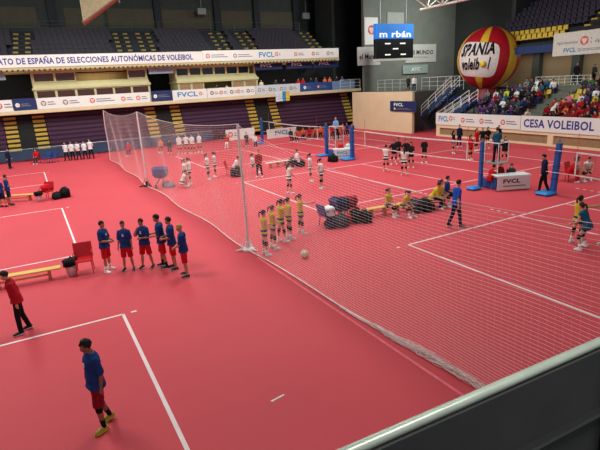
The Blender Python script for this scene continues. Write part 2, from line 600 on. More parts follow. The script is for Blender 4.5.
# lower band, left to right
board('advertising_banner', 'white balcony banner with a red round emblem, at the left edge of the balcony', 'banner', (BX, -9, BZ), FR_BACK, 8.3, BH, white_board,
      marks=[(7.0, 0.1, 1.3, 0.75, ink_red), (3.0, 0.1, 2.4, 0.75, ink_red)], group='balcony banners')
board('advertising_banner', 'navy balcony banner with a pale emblem, left of the cream press box', 'banner', (BX, -0.65, BZ - 0.05), FR_BACK, 1.8, BH + 0.1, navy_board,
      marks=[(0.15, 0.25, 1.2, 0.5, ink_white)], group='balcony banners')
board('advertising_banner', 'long white balcony banner with small emblems under the larger press box', 'banner', (BX, 1.2, BZ), FR_BACK, 9.95, BH, white_board,
      marks=[(0.3, 0.15, 1.2, 0.65, ink_grey), (2.1, 0.15, 1.4, 0.65, ink_grey), (4.4, 0.15, 2.2, 0.65, ink_red), (7.2, 0.15, 1.1, 0.6, ink_red), (8.6, 0.15, 1.1, 0.6, ink_red)], group='balcony banners')
board('advertising_banner', 'navy balcony banner between the two press boxes', 'banner', (BX, 11.3, BZ - 0.05), FR_BACK, 2.05, BH + 0.1, navy_board,
      marks=[(0.2, 0.3, 1.6, 0.5, ink_white)], group='balcony banners')
board('advertising_banner', 'white balcony banner lettered FVCL in blue with a red ball', 'banner', (BX, 13.4, BZ), FR_BACK, 3.6, BH, white_board,
      texts=fvcl(0.5, 0.25, 3.0, 0.5), marks=[(2.75, 0.25, 0.5, 0.5, ink_red)], group='balcony banners')
board('advertising_banner', 'pale balcony banner of paired black and red emblems under the smaller press box', 'banner', (BX, 17.05, BZ), FR_BACK, 5.4, BH, white_board,
      marks=[(0.3, 0.2, 0.9, 0.55, ink_black), (1.3, 0.2, 0.9, 0.55, ink_red), (2.5, 0.2, 0.9, 0.55, ink_black), (3.3, 0.2, 0.8, 0.55, ink_red), (4.4, 0.2, 0.9, 0.55, ink_black)], group='balcony banners')
board('advertising_banner', 'greyish balcony banner right of the press box, below the person in pale yellow', 'banner', (BX, 22.5, BZ), FR_BACK, 5.6, BH, M('pale_grey_vinyl', 196, 204, 210, rough=0.6),
      marks=[(0.3, 0.2, 0.9, 0.55, ink_grey), (1.6, 0.2, 0.9, 0.55, ink_black), (3.0, 0.2, 0.9, 0.55, ink_grey), (4.2, 0.2, 1.0, 0.55, ink_black)], group='balcony banners')
board('advertising_banner', 'blue balcony banner below the crowded end of the balcony', 'banner', (BX, 28.15, BZ), FR_BACK, 4.3, BH, M('blue_vinyl', 38, 70, 130, rough=0.6),
      marks=[(0.4, 0.2, 1.0, 0.5, ink_white), (2.2, 0.2, 1.4, 0.5, ink_red)], group='balcony banners')
board('advertising_banner', 'pale blue balcony banner at the right end of the balcony', 'banner', (BX, 32.5, BZ), FR_BACK, 3.2, BH, M('pale_blue_vinyl', 110, 140, 172, rough=0.6), group='balcony banners')
b = MB(); b.bbox(-50.45, -50.2, -24, 36.6, 4.0, 4.34, 0.03); struct('trim_balcony_edge', b, cream_m)

# upper ribbon
rt = board('ribbon_banner', 'long white ribbon banner with violet-blue championship lettering on the upper stand', 'banner', (-50.45, -9.2, 7.95), FR_BACK, 26.2, 1.02, white_board,
           texts=[('CAMPEON', 0.9, 0.3, 5.6, 0.5, ink_blue, 0.03), ('ATO DE ESPAÑA DE SELECCIONES AUTONÓMICAS DE VOLEIBOL', 8.05, 0.24, 17.1, 0.66, ink_blue, 0.045)])
board('ribbon_banner', 'white end of the ribbon banner with FVCL and small sponsor marks', 'banner', (-50.45, 17.02, 7.97), FR_BACK, 16.6, 1.05, white_board,
      texts=fvcl(6.3, 0.25, 2.6, 0.55), marks=[(0.3, 0.2, 2.4, 0.65, ink_red), (3.3, 0.2, 2.2, 0.6, ink_grey), (8.2, 0.25, 0.7, 0.6, ink_red), (10.6, 0.2, 1.3, 0.6, ink_red), (12.9, 0.2, 1.0, 0.6, ink_red), (14.9, 0.2, 1.0, 0.6, ink_grey)])
b = MB()
b.bbox(-50.75, -50.5, -24, 33.7, 7.66, 7.95, 0.02)
struct('trim_upper_edge', b, M('yellowish_edge', 190, 176, 130, rough=0.8))
b = MB()
y = -12
while y < 33:
    b.box(-50.49, -50.42, y, y + 0.16, 7.62, 7.76); y += 0.42
struct('trim_upper_dentils', b, step_d)
for (y0, w, lb) in ((-9, 8.2, 'pale blue sponsor banner hung above the dark opening left of the larger press box'), (11.6, 2.5, 'pale blue and white banner hung between the press boxes')):
    board('hanging_banner', lb, 'banner', (-51.4, y0, 7.0), FR_BACK, w, 0.62, M('ice_blue_vinyl', 150, 178, 196, rough=0.6),
          marks=[(w - 1.9, 0.1, 1.6, 0.4, ink_teal)])
for (y0, lb) in ((23.1, 'navy hanging banner lettered FVCL, right of the smaller press box'), (27.0, 'navy hanging banner lettered FVCL, middle of the three above the balcony'), (30.7, 'navy hanging banner lettered FVCL, nearest the stand end')):
    board('hanging_banner', lb, 'banner', (-51.3, y0, 6.95), FR_BACK, 3.4, 0.68, navy_board, texts=[('FVCL', 0.7, 0.28, 1.4, 0.32, ink_white, 0.05)], group='navy banners under the upper stand')

# striped flag hanging from the balcony
b = MB()
for k, (y0, y1) in enumerate(((0, 0.85), (0.85, 1.3), (1.3, 1.75))):
    b.cur = k
    for q in range(4):
        b.hexa([(0.03 * math.sin(q * 1.6 + k), y0, -0.27 * q), (0.03 * math.sin(q * 1.6 + k + 1), y1, -0.27 * q - 0.02), (0.03 * math.sin(q * 1.6 + k + 2), y1, -0.27 * (q + 1) + 0.04), (0.03 * math.sin(q * 1.6 + k + 1), y0, -0.27 * (q + 1))],
               [(-0.02 + 0.03 * math.sin(q * 1.6 + k), y0, -0.27 * q), (-0.02 + 0.03 * math.sin(q * 1.6 + k + 1), y1, -0.27 * q - 0.02), (-0.02 + 0.03 * math.sin(q * 1.6 + k + 2), y1, -0.27 * (q + 1) + 0.04), (-0.02 + 0.03 * math.sin(q * 1.6 + k + 1), y0, -0.27 * (q + 1))])
o = b.build('hanging_flag', [M('flag_white', 214, 224, 230, rough=0.8), M('flag_cyan', 60, 140, 190, rough=0.8), M('flag_yellow', 222, 190, 60, rough=0.8)])
o.location = (-50.15, 24.85, 4.55)
tag(o, 'white, cyan and yellow striped flag hanging from the balcony front', 'flag')

# press boxes
box_c = M('cream_press_box', 190, 182, 138, rough=0.7, var=0.05, scale=2)
box_i = M('tan_box_interior', 176, 152, 106, rough=0.8)
gl_brown = M('brown_tinted_glass', 74, 40, 34, rough=0.15, spec=0.6)
gl_dark = M('dark_blue_glass', 22, 28, 36, rough=0.12, spec=0.6)
br_panel = M('brown_shutter_panel', 152, 118, 84, rough=0.7)


def press_box(y0, y1, label, upper, lower, low_m, up_m, open_iv=None):
    t = thing('press_box', label, 'press box', (-51.2, y0, 4.3))
    w = y1 - y0
    b = MB()
    b.bbox(-0.2, 0.0, 0, w, 0, 0.85, 0.02)              # plinth
    b.bbox(-3.0, 0.1, -0.1, w + 0.1, 1.66, 1.9, 0.03)    # ledge
    b.bbox(-3.0, -0.45, 0, w, 3.2, 3.31, 0.02)         # top
    for yy in (0, w - 0.14):
        b.bbox(-3.0, 0.0, yy, yy + 0.14, 0.85, 1.66, 0.02)
        b.bbox(-3.0, -0.55, yy, yy + 0.14, 1.9, 3.2, 0.02)
    b.build('frame', box_c, t)
    b = MB(); b.box(-2.0, -1.9, 0, w, 0.9, 3.1); b.build('back_wall', box_i, t)
    b = MB(); b.hexa([(0.06, 0, 1.9), (0.06, w, 1.9), (-0.6, w, 1.9), (-0.6, 0, 1.9)], [(-0.05, 0, 1.96), (-0.05, w, 1.96), (-0.6, w, 2.35), (-0.6, 0, 2.35)])
    b.build('sloped_sill', box_c, t)
    for (lst, zz0, zz1, xf, mm) in ((lower, 0.86, 1.66, -0.05, low_m), (upper, 2.36, 3.2, -0.6, up_m)):
        for (a, c) in lst:
            f = MB()
            f.box(xf - 0.06, xf + 0.03, a, a + 0.1, zz0, zz1); f.box(xf - 0.06, xf + 0.03, c - 0.1, c, zz0, zz1)
            f.box(xf - 0.06, xf + 0.03, a + 0.1, c - 0.1, zz1 - 0.08, zz1); f.box(xf - 0.06, xf + 0.03, a + 0.1, c - 0.1, zz0, zz0 + 0.08)
            fo = f.build('window', box_c, t)
            p = MB(); p.box(xf - 0.04, xf, a + 0.1, c - 0.1, zz0 + 0.08, zz1 - 0.08)
            p.build('pane', mm, fo)
    return t


def even(a, c, n):
    return [(a + (c - a) * i / n, a + (c - a) * (i + 1) / n) for i in range(n)]


press_box(1.2, 11.5, 'larger cream press box with brown panes below the championship lettering', even(0.1, 3.7, 2) + [(8.4, 10.2)], even(0.1, 10.2, 6), gl_brown, gl_brown)
press_box(14.3, 23.3, 'smaller cream press box with dark panes, two people at its counter', even(0.1, 8.3, 6), even(0.1, 2.8, 2) + [(5.9, 7.4), (7.4, 8.9)], br_panel, gl_dark)

# seats on the upper stands: nobody could count them in the dark
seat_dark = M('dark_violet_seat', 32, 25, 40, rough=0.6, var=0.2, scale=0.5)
seat_yel = M('yellow_seat', 214, 178, 60, rough=0.6)
seat_pur = M('purple_seat', 88, 48, 100, rough=0.6)


def seat_shape(b, x, y, z, fx, fy):
    """bucket seat with its back to (-fx,-fy)"""
    if abs(fx) > 0:
        b.box(x - 0.2, x + 0.2, y - 0.235, y + 0.235, z + 0.36, z + 0.42)
        b.box(x - fx * 0.2 - 0.03, x - fx * 0.2 + 0.03, y - 0.235, y + 0.235, z + 0.42, z + 0.78)
    else:
        b.box(x - 0.2, x + 0.2, y - 0.2, y + 0.2, z + 0.36, z + 0.42)
        b.box(x - 0.2, x + 0.2, y - fy * 0.2 - 0.03, y - fy * 0.2 + 0.03, z + 0.42, z + 0.78)


aisU = [(0.0, 1.4), (8.9, 10.6), (11.2, 12.9), (19.3, 20.9), (22.6, 24.0), (31.2, 32.6)]
b = MB()
for k in range(7):
    y = -14.0
    while y < 32.5:
        sh = 0.0 - 0.12 * k if y < 5 else 0.13 * k
        if not any(a - 0.3 + (0.1 * k if y < 16 else -0.02 * k) < y < c + 0.3 + 0.1 * k for a, c in aisU):
            seat_shape(b, -51.5 - 0.85 * k - 0.05, y, 7.86 + 0.47 * (k + 1), 1, 0)
        y += 0.5
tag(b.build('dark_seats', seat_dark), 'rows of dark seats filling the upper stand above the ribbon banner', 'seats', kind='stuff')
for i, ((a, c), lb) in enumerate(zip(aisU, ('far left above the lettering ATO', 'first of the close pair above AUTONÓMICAS', 'second of the close pair above AUTONÓMICAS', 'left one of the pair above FVCL', 'right one of the pair above FVCL', 'far right end of the ribbon'))):
    t = thing('upper_aisle', 'yellow-edged aisle of the upper far stand, ' + lb, 'steps', (-51.2, (a + c) / 2, 7.86), group='upper aisles')
    for k in range(7):
        q = MB(); q.box(-0.85 * k - 0.6, -0.85 * k - 0.2, 0.09 * k - 0.4, 0.09 * k + 0.4, 0.47 * (k + 1), 0.47 * (k + 1) + 0.24); q.build('step', step_d, t)
        for sg in (-1, 1):
            q = MB(); q.box(-0.85 * k - 0.3, -0.85 * k + 0.02, 0.09 * k + sg * 0.5 - 0.22, 0.09 * k + sg * 0.5 + 0.22, 0.47 * (k + 1) + 0.02, 0.47 * (k + 1) + 0.17); q.build('yellow_edge', M('dull_yellow_edge', 150, 126, 62, rough=0.7), t)

b = MB()
for k in range(2, 11):
    x = -34.2 + 0.0
    while x < 0:
        if not (-25.6 + 0.0 * k < x < -23.6):
            seat_shape(b, x, 39.6 + 0.85 * k, 7.1 + 0.48 * (k + 1), 0, -1)
        x += 0.52
tag(b.build('dark_seats', M('dark_plum_seat', 48, 35, 58, rough=0.6, var=0.2, scale=0.5)), 'rows of dark plum seats in the upper right stand above the balloon', 'seats', kind='stuff')
n = 0
for k in range(2):
    x = -33.4 + 0.2 * k
    while x < -26.6:
        b = MB(); seat_shape(b, 0, 0, 0, 0, -1)
        if n == 0:
            ys0 = b.build('stadium_seat', seat_yel); o = ys0
        else:
            o = ys0.copy(); C.objects.link(o)
        o.location = (x, 39.6 + 0.85 * k, 7.1 + 0.48 * (k + 1)); n += 1
        tag(o, 'empty yellow seat in the two front rows of the upper right stand', 'seat', 'yellow seats of the upper right stand')
        x += 0.52
t = thing('upper_aisle', 'yellow-edged aisle climbing the upper right stand', 'steps', (-24.6, 39.2, 7.1))
for k in range(11):
    q = MB(); q.box(-0.5, 0.5, 0.85 * k + 0.3, 0.85 * k + 0.8, 0.48 * (k + 1), 0.48 * (k + 1) + 0.24); q.build('step', step_d, t)
    for sg in (-1, 1):
        q = MB(); q.box(sg * 0.7 - 0.25, sg * 0.7 + 0.25, 0.85 * k, 0.85 * k + 0.3, 0.48 * (k + 1) + 0.02, 0.48 * (k + 1) + 0.16); q.build('yellow_edge', step_y, t)

# railing helper
def railing(name, label, pts, h=1.0, cat='railing', bars=3, step=1.2, r=0.025, m=None):
    p0 = np.array(pts[0]); t = thing(name, label, cat, tuple(p0))
    m = m or white_metal
    P = [np.array(p) - p0 for p in pts]
    for k in range(bars):
        hh = h * (1 - k / bars)
        b = MB(); b.tube([p + np.array([0, 0, hh]) for p in P], r if k == 0 else r * 0.7, 6); b.build('rail', m, t)
    for a, c in zip(P[:-1], P[1:]):
        L = np.linalg.norm(c - a); k = max(1, int(round(L / step)))
        for i in range(k + 1):
            q = a + (c - a) * i / k
            b = MB(); b.tube([q, q + np.array([0, 0, h])], r, 6); b.build('post', m, t)
    return t


railing('safety_railing', 'thin dark railing along the top of the far upper stand', [(-58.4, -12, 11.7), (-58.4, 33, 11.7)], 1.0, m=M('dim_steel', 90, 94, 96, rough=0.5), step=3.0)
railing('safety_railing', 'white railing on the landing left of the balloon', [(-40, 36.95, 3.95), (-34.3, 36.95, 3.95)], 1.25)
railing('safety_railing', 'white railing on the beige block above the blue banner', [(-46.8, 36.5, 3.95), (-40.3, 36.5, 3.95)], 1.2)
railing('safety_railing', 'white railing at the rear of the right stand below the beige wall', [(-29.6, 41.0, 4.0), (-24.6, 41.0, 4.0)], 0.75, step=0.55)
railing('safety_railing', 'short white railing at the rear of the right stand near the frame edge', [(-22.6, 41.0, 4.0), (-17, 41.0, 4.0)], 0.75, step=0.55)
railing('safety_railing', 'white railing closing the right end of the far balcony', [(-50.3, 33.6, 4.3), (-50.3, 36.5, 4.3)], 1.1)


def stair(label, a, c, wdt, col):
    a, c = np.array(a), np.array(c)
    t = thing('staircase', label, 'staircase', tuple(a))
    d = c - a; n = int(abs(d[2]) / 0.17)
    for i in range(n):
        p = d * (i / n); q = d * ((i + 1) / n)
        b = MB(); b.box(min(p[0], q[0]), max(p[0], q[0]), 0, wdt, q[2] - 0.05, q[2]); b.build('tread', col, t)
    for y in (0.0, wdt):
        if a[2] > 0.1:
            for u in (0.05, 0.9):
                b = MB(); b.tube([(d[0] * u, y, -a[2]), (d[0] * u, y, d[2] * u - 0.1)], 0.05, 8); b.build('support_leg', col, t)
        b = MB(); b.hexa([(0, y - 0.04, -0.3), (d[0], y - 0.04, d[2] - 0.3), (d[0], y + 0.04, d[2] - 0.3), (0, y + 0.04, -0.3)], [(0, y - 0.04, 0), (d[0], y - 0.04, d[2]), (d[0], y + 0.04, d[2]), (0, y + 0.04, 0)])
        b.build('stringer', col, t)
        for hh in (1.0, 0.65, 0.3):
            b = MB(); b.tube([(0, y, hh), (d[0], y, d[2] + hh)], 0.028, 6); b.build('handrail', white_metal, t)
        for i in range(5):
            p = d * i / 4
            b = MB(); b.tube([(p[0], y, p[2]), (p[0], y, p[2] + 1.0)], 0.028, 6); b.build('baluster', white_metal, t)
    return t


stair_blue = M('blue_stair_steel', 32, 56, 108, rough=0.6)
stair('blue staircase with white handrails rising towards the red balloon base', (-34.6, 34.0, 1.0), (-30.9, 34.0, 3.0), 1.1, stair_blue)
stair('blue staircase with white handrails above the opening beside the beige wall', (-38.1, 35.2, 1.5), (-34.2, 35.2, 4.2), 1.1, stair_blue)
b = MB(); b.box(-36.9, -33.8, 36.4, 36.8, 0, 2.7); struct('wall_under_stairs', b, M('grey_under_stairs', 120, 116, 102, rough=0.9))

# blue banner on the beige block, right-stand boards
board('advertising_banner', 'dark blue banner lettered FVCL on top of the beige block', 'banner', (-40.2, 32.9, 2.1), FR_RIGHT, 3.9, 1.0, navy_board,
      texts=[('FVCL', 0.6, 0.5, 1.4, 0.32, ink_white, 0.05)], marks=[(0.6, 0.08, 2.6, 0.34, ink_white)])
SB = 32.93
board('advertising_banner', 'white sponsor board with FVCL and red figures along the right stand', 'banner', (-33.7, SB, 1.06), FR_RIGHT, 8.9, 1.05, white_board,
      texts=fvcl(0.35, 0.3, 1.7, 0.48), marks=[(1.6, 0.3, 0.7, 0.6, ink_red), (3.0, 0.2, 1.5, 0.6, ink_red), (5.0, 0.2, 1.4, 0.6, ink_red), (7.1, 0.2, 1.5, 0.6, ink_red)])
board('championship_banner', 'white banner lettered CESA VOLEIBOL on the front of the right stand', 'banner', (-24.75, SB, 1.02), FR_RIGHT, 6.4, 1.12, white_board,
      texts=[('CESA VOLEIBOL', 0.25, 0.26, 5.35, 0.62, ink_blue, 0.045)])
board('advertising_banner', 'white board with a red emblem right of the CESA VOLEIBOL banner', 'banner', (-18.3, SB, 1.02), FR_RIGHT, 9.0, 1.1, white_board, marks=[(0.3, 0.3, 1.2, 0.5, ink_red), (3.0, 0.3, 1.2, 0.5, ink_red)])
board('council_banner', 'large white council banner with round emblem hung on the upper right stand', 'banner', (-26.35, 38.3, 6.35), FR_RIGHT, 9.0, 1.72, M('off_white_vinyl', 206, 202, 192, rough=0.6),
      texts=[('Ayuntamiento', 0.3, 0.78, 1.75, 0.3, ink_grey, 0.02), ('FVCL', 0.95, 0.22, 1.0, 0.34, ink_teal, 0.05), ('de Valladolid', 3.4, 0.78, 1.9, 0.3, ink_grey, 0.02)],
      marks=[(2.25, 0.55, 0.9, 0.9, ink_red), (2.1, 0.18, 2.6, 0.34, ink_teal)])

# wall panels in the corner and the hanging scoreboard
board('sponsor_panel', 'tall white panel with a red round emblem left of the scoreboard', 'sign', (-50.0, 37.1, 9.3), FR_BACK, 1.95, 3.05, white_board, t=0.1, marks=[(0.45, 0.9, 2.2, 1.5, ink_red)])
board('sponsor_panel', 'white newspaper panel lettered El Mundo right of the scoreboard', 'sign', (-50.0, 43.4, 7.05), FR_BACK, 5.2, 2.2, M('grey_white_vinyl', 196, 196, 190, rough=0.6), t=0.1,
      texts=[('El MUNDO', 1.0, 0.95, 3.7, 0.55, ink_black, 0.04)], marks=[(1.4, 0.45, 2.6, 0.35, ink_grey)])
board('sponsor_panel', 'white newspaper panel lettered el Mu, half behind the scoreboard', 'sign', (-50.0, 36.0, 6.95), FR_BACK, 3.4, 2.1, M('grey_white_vinyl', 196, 196, 190, rough=0.6), t=0.1,
      texts=[('el Mundo', 0.25, 0.7, 3.0, 0.6, ink_black, 0.04)])
board('pale_sign', 'pale green-grey sign below the newspaper panel', 'sign', (-49.9, 42.9, 5.7), FR_BACK, 4.2, 1.05, M('pale_green_sign', 150, 168, 160, rough=0.6), t=0.08, texts=[('ATC', 1.4, 0.3, 1.5, 0.45, ink_white, 0.03)])
spk = board('speaker_panel', 'pale square panel hanging above the scoreboard', 'panel', (-50.0, 40.5, 11.2), FR_BACK, 2.6, 1.75, M('grey_panel', 160, 162, 156, rough=0.7), t=0.4)
b = MB(); b.tube([(-0.2, 1.3, 1.7), (-0.2, 1.3, 6.8)], 0.04, 6); b.build('hanging_rod', steel, spk)

t = thing('scoreboard', 'hanging scoreboard with bright blue header lettered m rbán', 'scoreboard', (-44.6, 34.6, 7.15))
b = MB(); b.bbox(-0.5, 0, 0, 5.25, 0.25, 2.3, 0.03); b.build('display', M('black_display', 18, 19, 22, rough=0.4), t)
b = MB(); b.bbox(-0.5, 0.02, 0.0, 5.25, 2.3, 3.85, 0.03); h = b.build('header', M('lit_blue_panel', 40, 120, 210, rough=0.4, emit=(0.03, 0.2, 0.7, 0.35)), t)
letters('CLINICA DENTAL', np.array([0.03, 0.5, 3.2]), 4.2, 0.34, FR_BACK, sky_board, h, 0.0)
letters('m rbán', np.array([0.03, 0.45, 2.45]), 4.4, 0.66, FR_BACK, M('lit_white_letters', 240, 245, 250, emit=(0.9, 0.95, 1, 0.4)), h, 0.05)
b = MB(); b.bbox(-0.5, 0.02, 0.0, 5.25, 0, 0.25, 0.02); b.build('caption_strip', M('pale_strip', 208, 206, 196, rough=0.6), t)
for (y, z) in ((1.2, 1.75), (3.3, 1.75), (2.3, 1.2), (1.2, 0.6), (3.4, 0.6)):
    b = MB(); b.box(0.0, 0.03, y, y + 0.75, z, z + 0.13); b.build('digit_bar', M('lit_digits', 230, 230, 215, emit=(1, 1, 0.9, 0.6)), t)
for y in (0.8, 4.4):
    b = MB(); b.tube([(-0.25, y, 3.85), (-0.25, y, 10.85)], 0.03, 6); b.build('hanging_cable', steel, t)

# roof trusses (bottom chord and lacing), parallel to X
truss_m = M('white_truss_steel', 210, 208, 196, rough=0.5)
def truss(label, x0, x1, y, z, dep, wid, n):
    t = thing('roof_truss', label, 'truss', (x0, y, z))
    L = x1 - x0
    ch = [(0, 0), (-wid, dep), (wid, dep)]
    for (yy, zz) in ch:
        b = MB(); b.tube([(0, yy, zz), (L, yy, zz)], 0.075, 8); b.build('chord', truss_m, t)
    b = MB()
    for i in range(n):
        a, c, m_ = L * i / n, L * (i + 1) / n, L * (i + 0.5) / n
        for sg in (-1, 1):
            b.tube([(a, sg * wid, dep), (m_, 0, 0)], 0.045, 6); b.tube([(m_, 0, 0), (c, sg * wid, dep)], 0.045, 6)
        b.tube([(a, -wid, dep), (a, wid, dep)], 0.045, 6)
    b.build('lacing', truss_m, t)
truss('white tubular roof truss at the top right above the balloon', -28.4, -3, 26, 9.95, 0.9, 0.9, 18)
t = thing('hanging_board', 'tan raised board with a red-brown lower edge hanging from the roof', 'board', (-30, 3.7, 9.15))
b = MB(); b.hexa([(-0.1, 0.0, 0.0), (0.1, 0.0, 0.0), (0.1, 2.2, 1.5), (-0.1, 2.2, 1.5)], [(-0.1, 0.0, 1.2), (0.1, 0.0, 1.2), (0.1, 2.2, 2.6), (-0.1, 2.2, 2.6)]); b.build('panel', M('tan_board', 200, 196, 156, rough=0.7), t)
b = MB(); b.tube([(0, -0.02, -0.05), (0, 2.2, 1.45)], 0.13, 8); b.build('lower_edge', M('red_brown_edge', 150, 94, 76, rough=0.7), t)
for y in (0.4, 2.0):
    b = MB(); b.tube([(0, y, 1.0), (0, y, 9)], 0.04, 6); b.build('hanging_rod', steel, t)
for (yy, zz, lb) in ((19.6, 13.6, 'small pale lamp box high on the far wall, above the FVCL ribbon'), (33.5, 13.3, 'small pale lamp box high at the end of the far stand')):
    b = MB(); b.bbox(-58.6, -58.2, yy, yy + 1.0, zz - 0.1, zz + 0.6, 0.03); b.tube([(-58.4, yy + .5, zz + .5), (-58.4, yy + .5, 17.9)], .03, 6)
    tag(b.build('lamp_box', M('pale_box', 140, 150, 150, rough=0.6), origin=True), lb, 'lamp')

# ================================================================== BALLOON
def balloon():
    ctr = np.array([-33.0, 38.6, 6.62]); R = 2.75
    t = thing('giant_balloon', 'giant inflatable red and yellow volleyball with a white lettered patch', 'balloon', (ctr[0], ctr[1], 3.0))
    c = np.array([0, 0, ctr[2] - 3.0])
    red, yel = M('balloon_red', 176, 22, 38, rough=0.45), M('balloon_yellow', 222, 176, 48, rough=0.45)
    ax = np.array([0.45, -0.25, 0.9]); ax /= np.linalg.norm(ax)
    toc = np.array([-ctr[0], -ctr[1], CAM_H - ctr[2]]); toc /= np.linalg.norm(toc)
    up = np.array([0, 0, 1.0]) + 0.12 * np.array([0.487, 0.87, 0])
    right = np.cross(up, toc); right /= np.linalg.norm(right)
    up = np.cross(toc, right)
    n, m = 64, 32
    bs = {0: MB(), 1: MB()}
    for j in range(n):
        a0, a1 = 2 * PI * j / n, 2 * PI * (j + 1) / n
        k = 1 if any(lo <= (j + 0.5) * 360 / n <= hi for lo, hi in ((94, 114), (28, 52), (160, 180), (235, 255), (300, 320))) else 0
        for i in range(m):
            e0, e1 = PI * i / m, PI * (i + 1) / m
            def p(e, a):
                return c + R * (math.cos(e) * up + math.sin(e) * (math.cos(a) * right + math.sin(a) * toc))
            q = [p(e0, a0), p(e1, a0), p(e1, a1), p(e0, a1)]
            if i == 0: bs[k].add([q[0], q[1], q[2]], [(0, 2, 1)])
            elif i == m - 1: bs[k].add([q[0], q[1], q[3]], [(0, 2, 1)])
            else: bs[k].add(q, [(0, 3, 2, 1)])
    for k in (0, 1):
        o = bs[k].build('red_panels' if k == 0 else 'yellow_panels', (red, yel)[k], t, smooth=True)
    # white patch
    lat0, lat1, lon0, lon1 = -0.62, 0.50, -1.12, 0.32
    def S_(u, v, r):   # u lon, v lat from the point facing the court
        return c + r * (math.sin(v) * up + math.cos(v) * (math.sin(u) * right + math.cos(u) * toc))
    b = MB(); N1, N2 = 20, 14
    vs, fs = [], []
    for i in range(N1 + 1):
        for j in range(N2 + 1):
            uu, vv = i / N1 * 2 - 1, j / N2 * 2 - 1
            q = (abs(uu) ** 6 + abs(vv) ** 6) ** (1 / 6) if (uu or vv) else 1
            mm = max(abs(uu), abs(vv)) or 1
            uu, vv = uu * mm / q if q else uu, vv * mm / q if q else vv
            vs.append(S_((lon0 + lon1) / 2 + uu * (lon1 - lon0) / 2, (lat0 + lat1) / 2 + vv * (lat1 - lat0) / 2, R * 1.008))
    for i in range(N1):
        for j in range(N2):
            a = i * (N2 + 1) + j
            fs.append((a, a + N2 + 1, a + N2 + 2, a + 1))
    b.add(vs, fs); w = b.build('white_patch', M('balloon_white', 226, 218, 214, rough=0.5), t, smooth=True)
    def mk(u0, v0, sk):
        def fn(u, v, ww):
            return np.array([S_(u0 + uu, v0 + vv + sk * uu, R * 1.03) for uu, vv in zip(u, v)])
        return fn
    letters('SPANIA', (0, 0, 0), 1.16, 0.4, FR_BACK, ink_black, w, 0.07, 'graffiti_lettering', shear=0.15, fn=mk(-0.99, 0.0, 0.12))
    letters('voleib   l', (0, 0, 0), 1.0, 0.37, FR_BACK, ink_black, w, 0.06, 'graffiti_lettering', shear=0.1, fn=mk(-0.92, -0.42, 0.1))
    b = MB(); cc = S_(-0.13, -0.17, R * 1.02)
    b.ell(cc, (0.27, 0.27, 0.27), 14, 8); b.build('yellow_ball_mark', M('mark_yellow', 240, 206, 40, rough=0.5), w, smooth=True)
    b = MB(); b.lathe([(1.25, 0), (1.25, 0.05), (1.0, 0.5), (0.85, 1.0), (0.9, 1.3)], (0, 0, 0), 24); b.build('base_skirt', M('balloon_base_red', 128, 12, 24, rough=0.5), t, smooth=True)
balloon()

# ================================================================== DIVIDING NET
net_m = M('pinkish_white_net_cord', 226, 190, 188, rough=0.8)
rope_m = M('white_rope', 236, 226, 220, rough=0.8)
NY = 5.88
POSTS = [(-29.4, 5.65), (-14.9, 5.95), (1.2, 6.0)]


def nety(x):
    return float(np.interp(x, [-43.6, -29.4, -14.9, 1.2], [5.75, 5.72, 5.95, 6.0]))


def zt(x):
    if x < -29.4:
        k = (x + 43.6) / 14.2; return 4.1 + 0.25 * k - 4 * 0.35 * k * (1 - k)
    if x < -14.9:
        k = (x + 29.4) / 14.5; return 4.3 - 4 * 0.3 * k * (1 - k)
    k = (x + 14.9) / 16.1
    return 4.25 - 4 * 0.8 * k * (1 - k)


def yb(x):   # sideways drift of the loose lower edge
    return nety(x) + 0.22 * math.sin(x * 0.9) * min(1, 0.4 + 0.0 * x) + (0.27 if x > -12 else 0.0) * min(1, (x + 12) / 4 if x > -12 else 0)


def np_(x, k):   # k = 0 bottom, 1 top
    y = nety(x) * k + yb(x) * (1 - k) + 0.05 * math.sin(x * 1.7 + k * 4) * k * (1 - k) * 4
    z = 0.03 + (zt(x) - 0.03) * k
    return (x, y, z)


dn = thing('dividing_net', 'tall white dividing net hung lengthwise across the hall floor', 'net', (-14.9, NY, 0))
off = np.array([-14.9, NY, 0])
b = MB()
xs = np.arange(-43.6, 1.2, 0.55)
NH = 50
for j in range(1, NH):
    b.tube([np.array(np_(x, j / NH)) - off for x in xs], 0.0033, 3)
for x in np.arange(-43.6, 1.2, 0.13):
    b.tube([np.array(np_(x, k)) - off for k in np.linspace(0, 1, 7)], 0.0007 if x > -14 else 0.0026, 3)
b.build('netting', net_m, dn)
b = MB(); b.tube([np.array(np_(x, 1.0)) - off for x in xs], [0.010 if x < -14.5 else 0.004 for x in xs], 6); b.build('head_rope', rope_m, dn)
b = MB(); b.tube([np.array(np_(x, 0.0)) - off for x in xs], 0.02, 6); b.build('foot_rope', rope_m, dn)
b = MB(); b.tube([np.array(np_(-43.6, k)) - off for k in np.linspace(0, 1, 7)], 0.03, 6); b.build('end_rope', rope_m, dn)
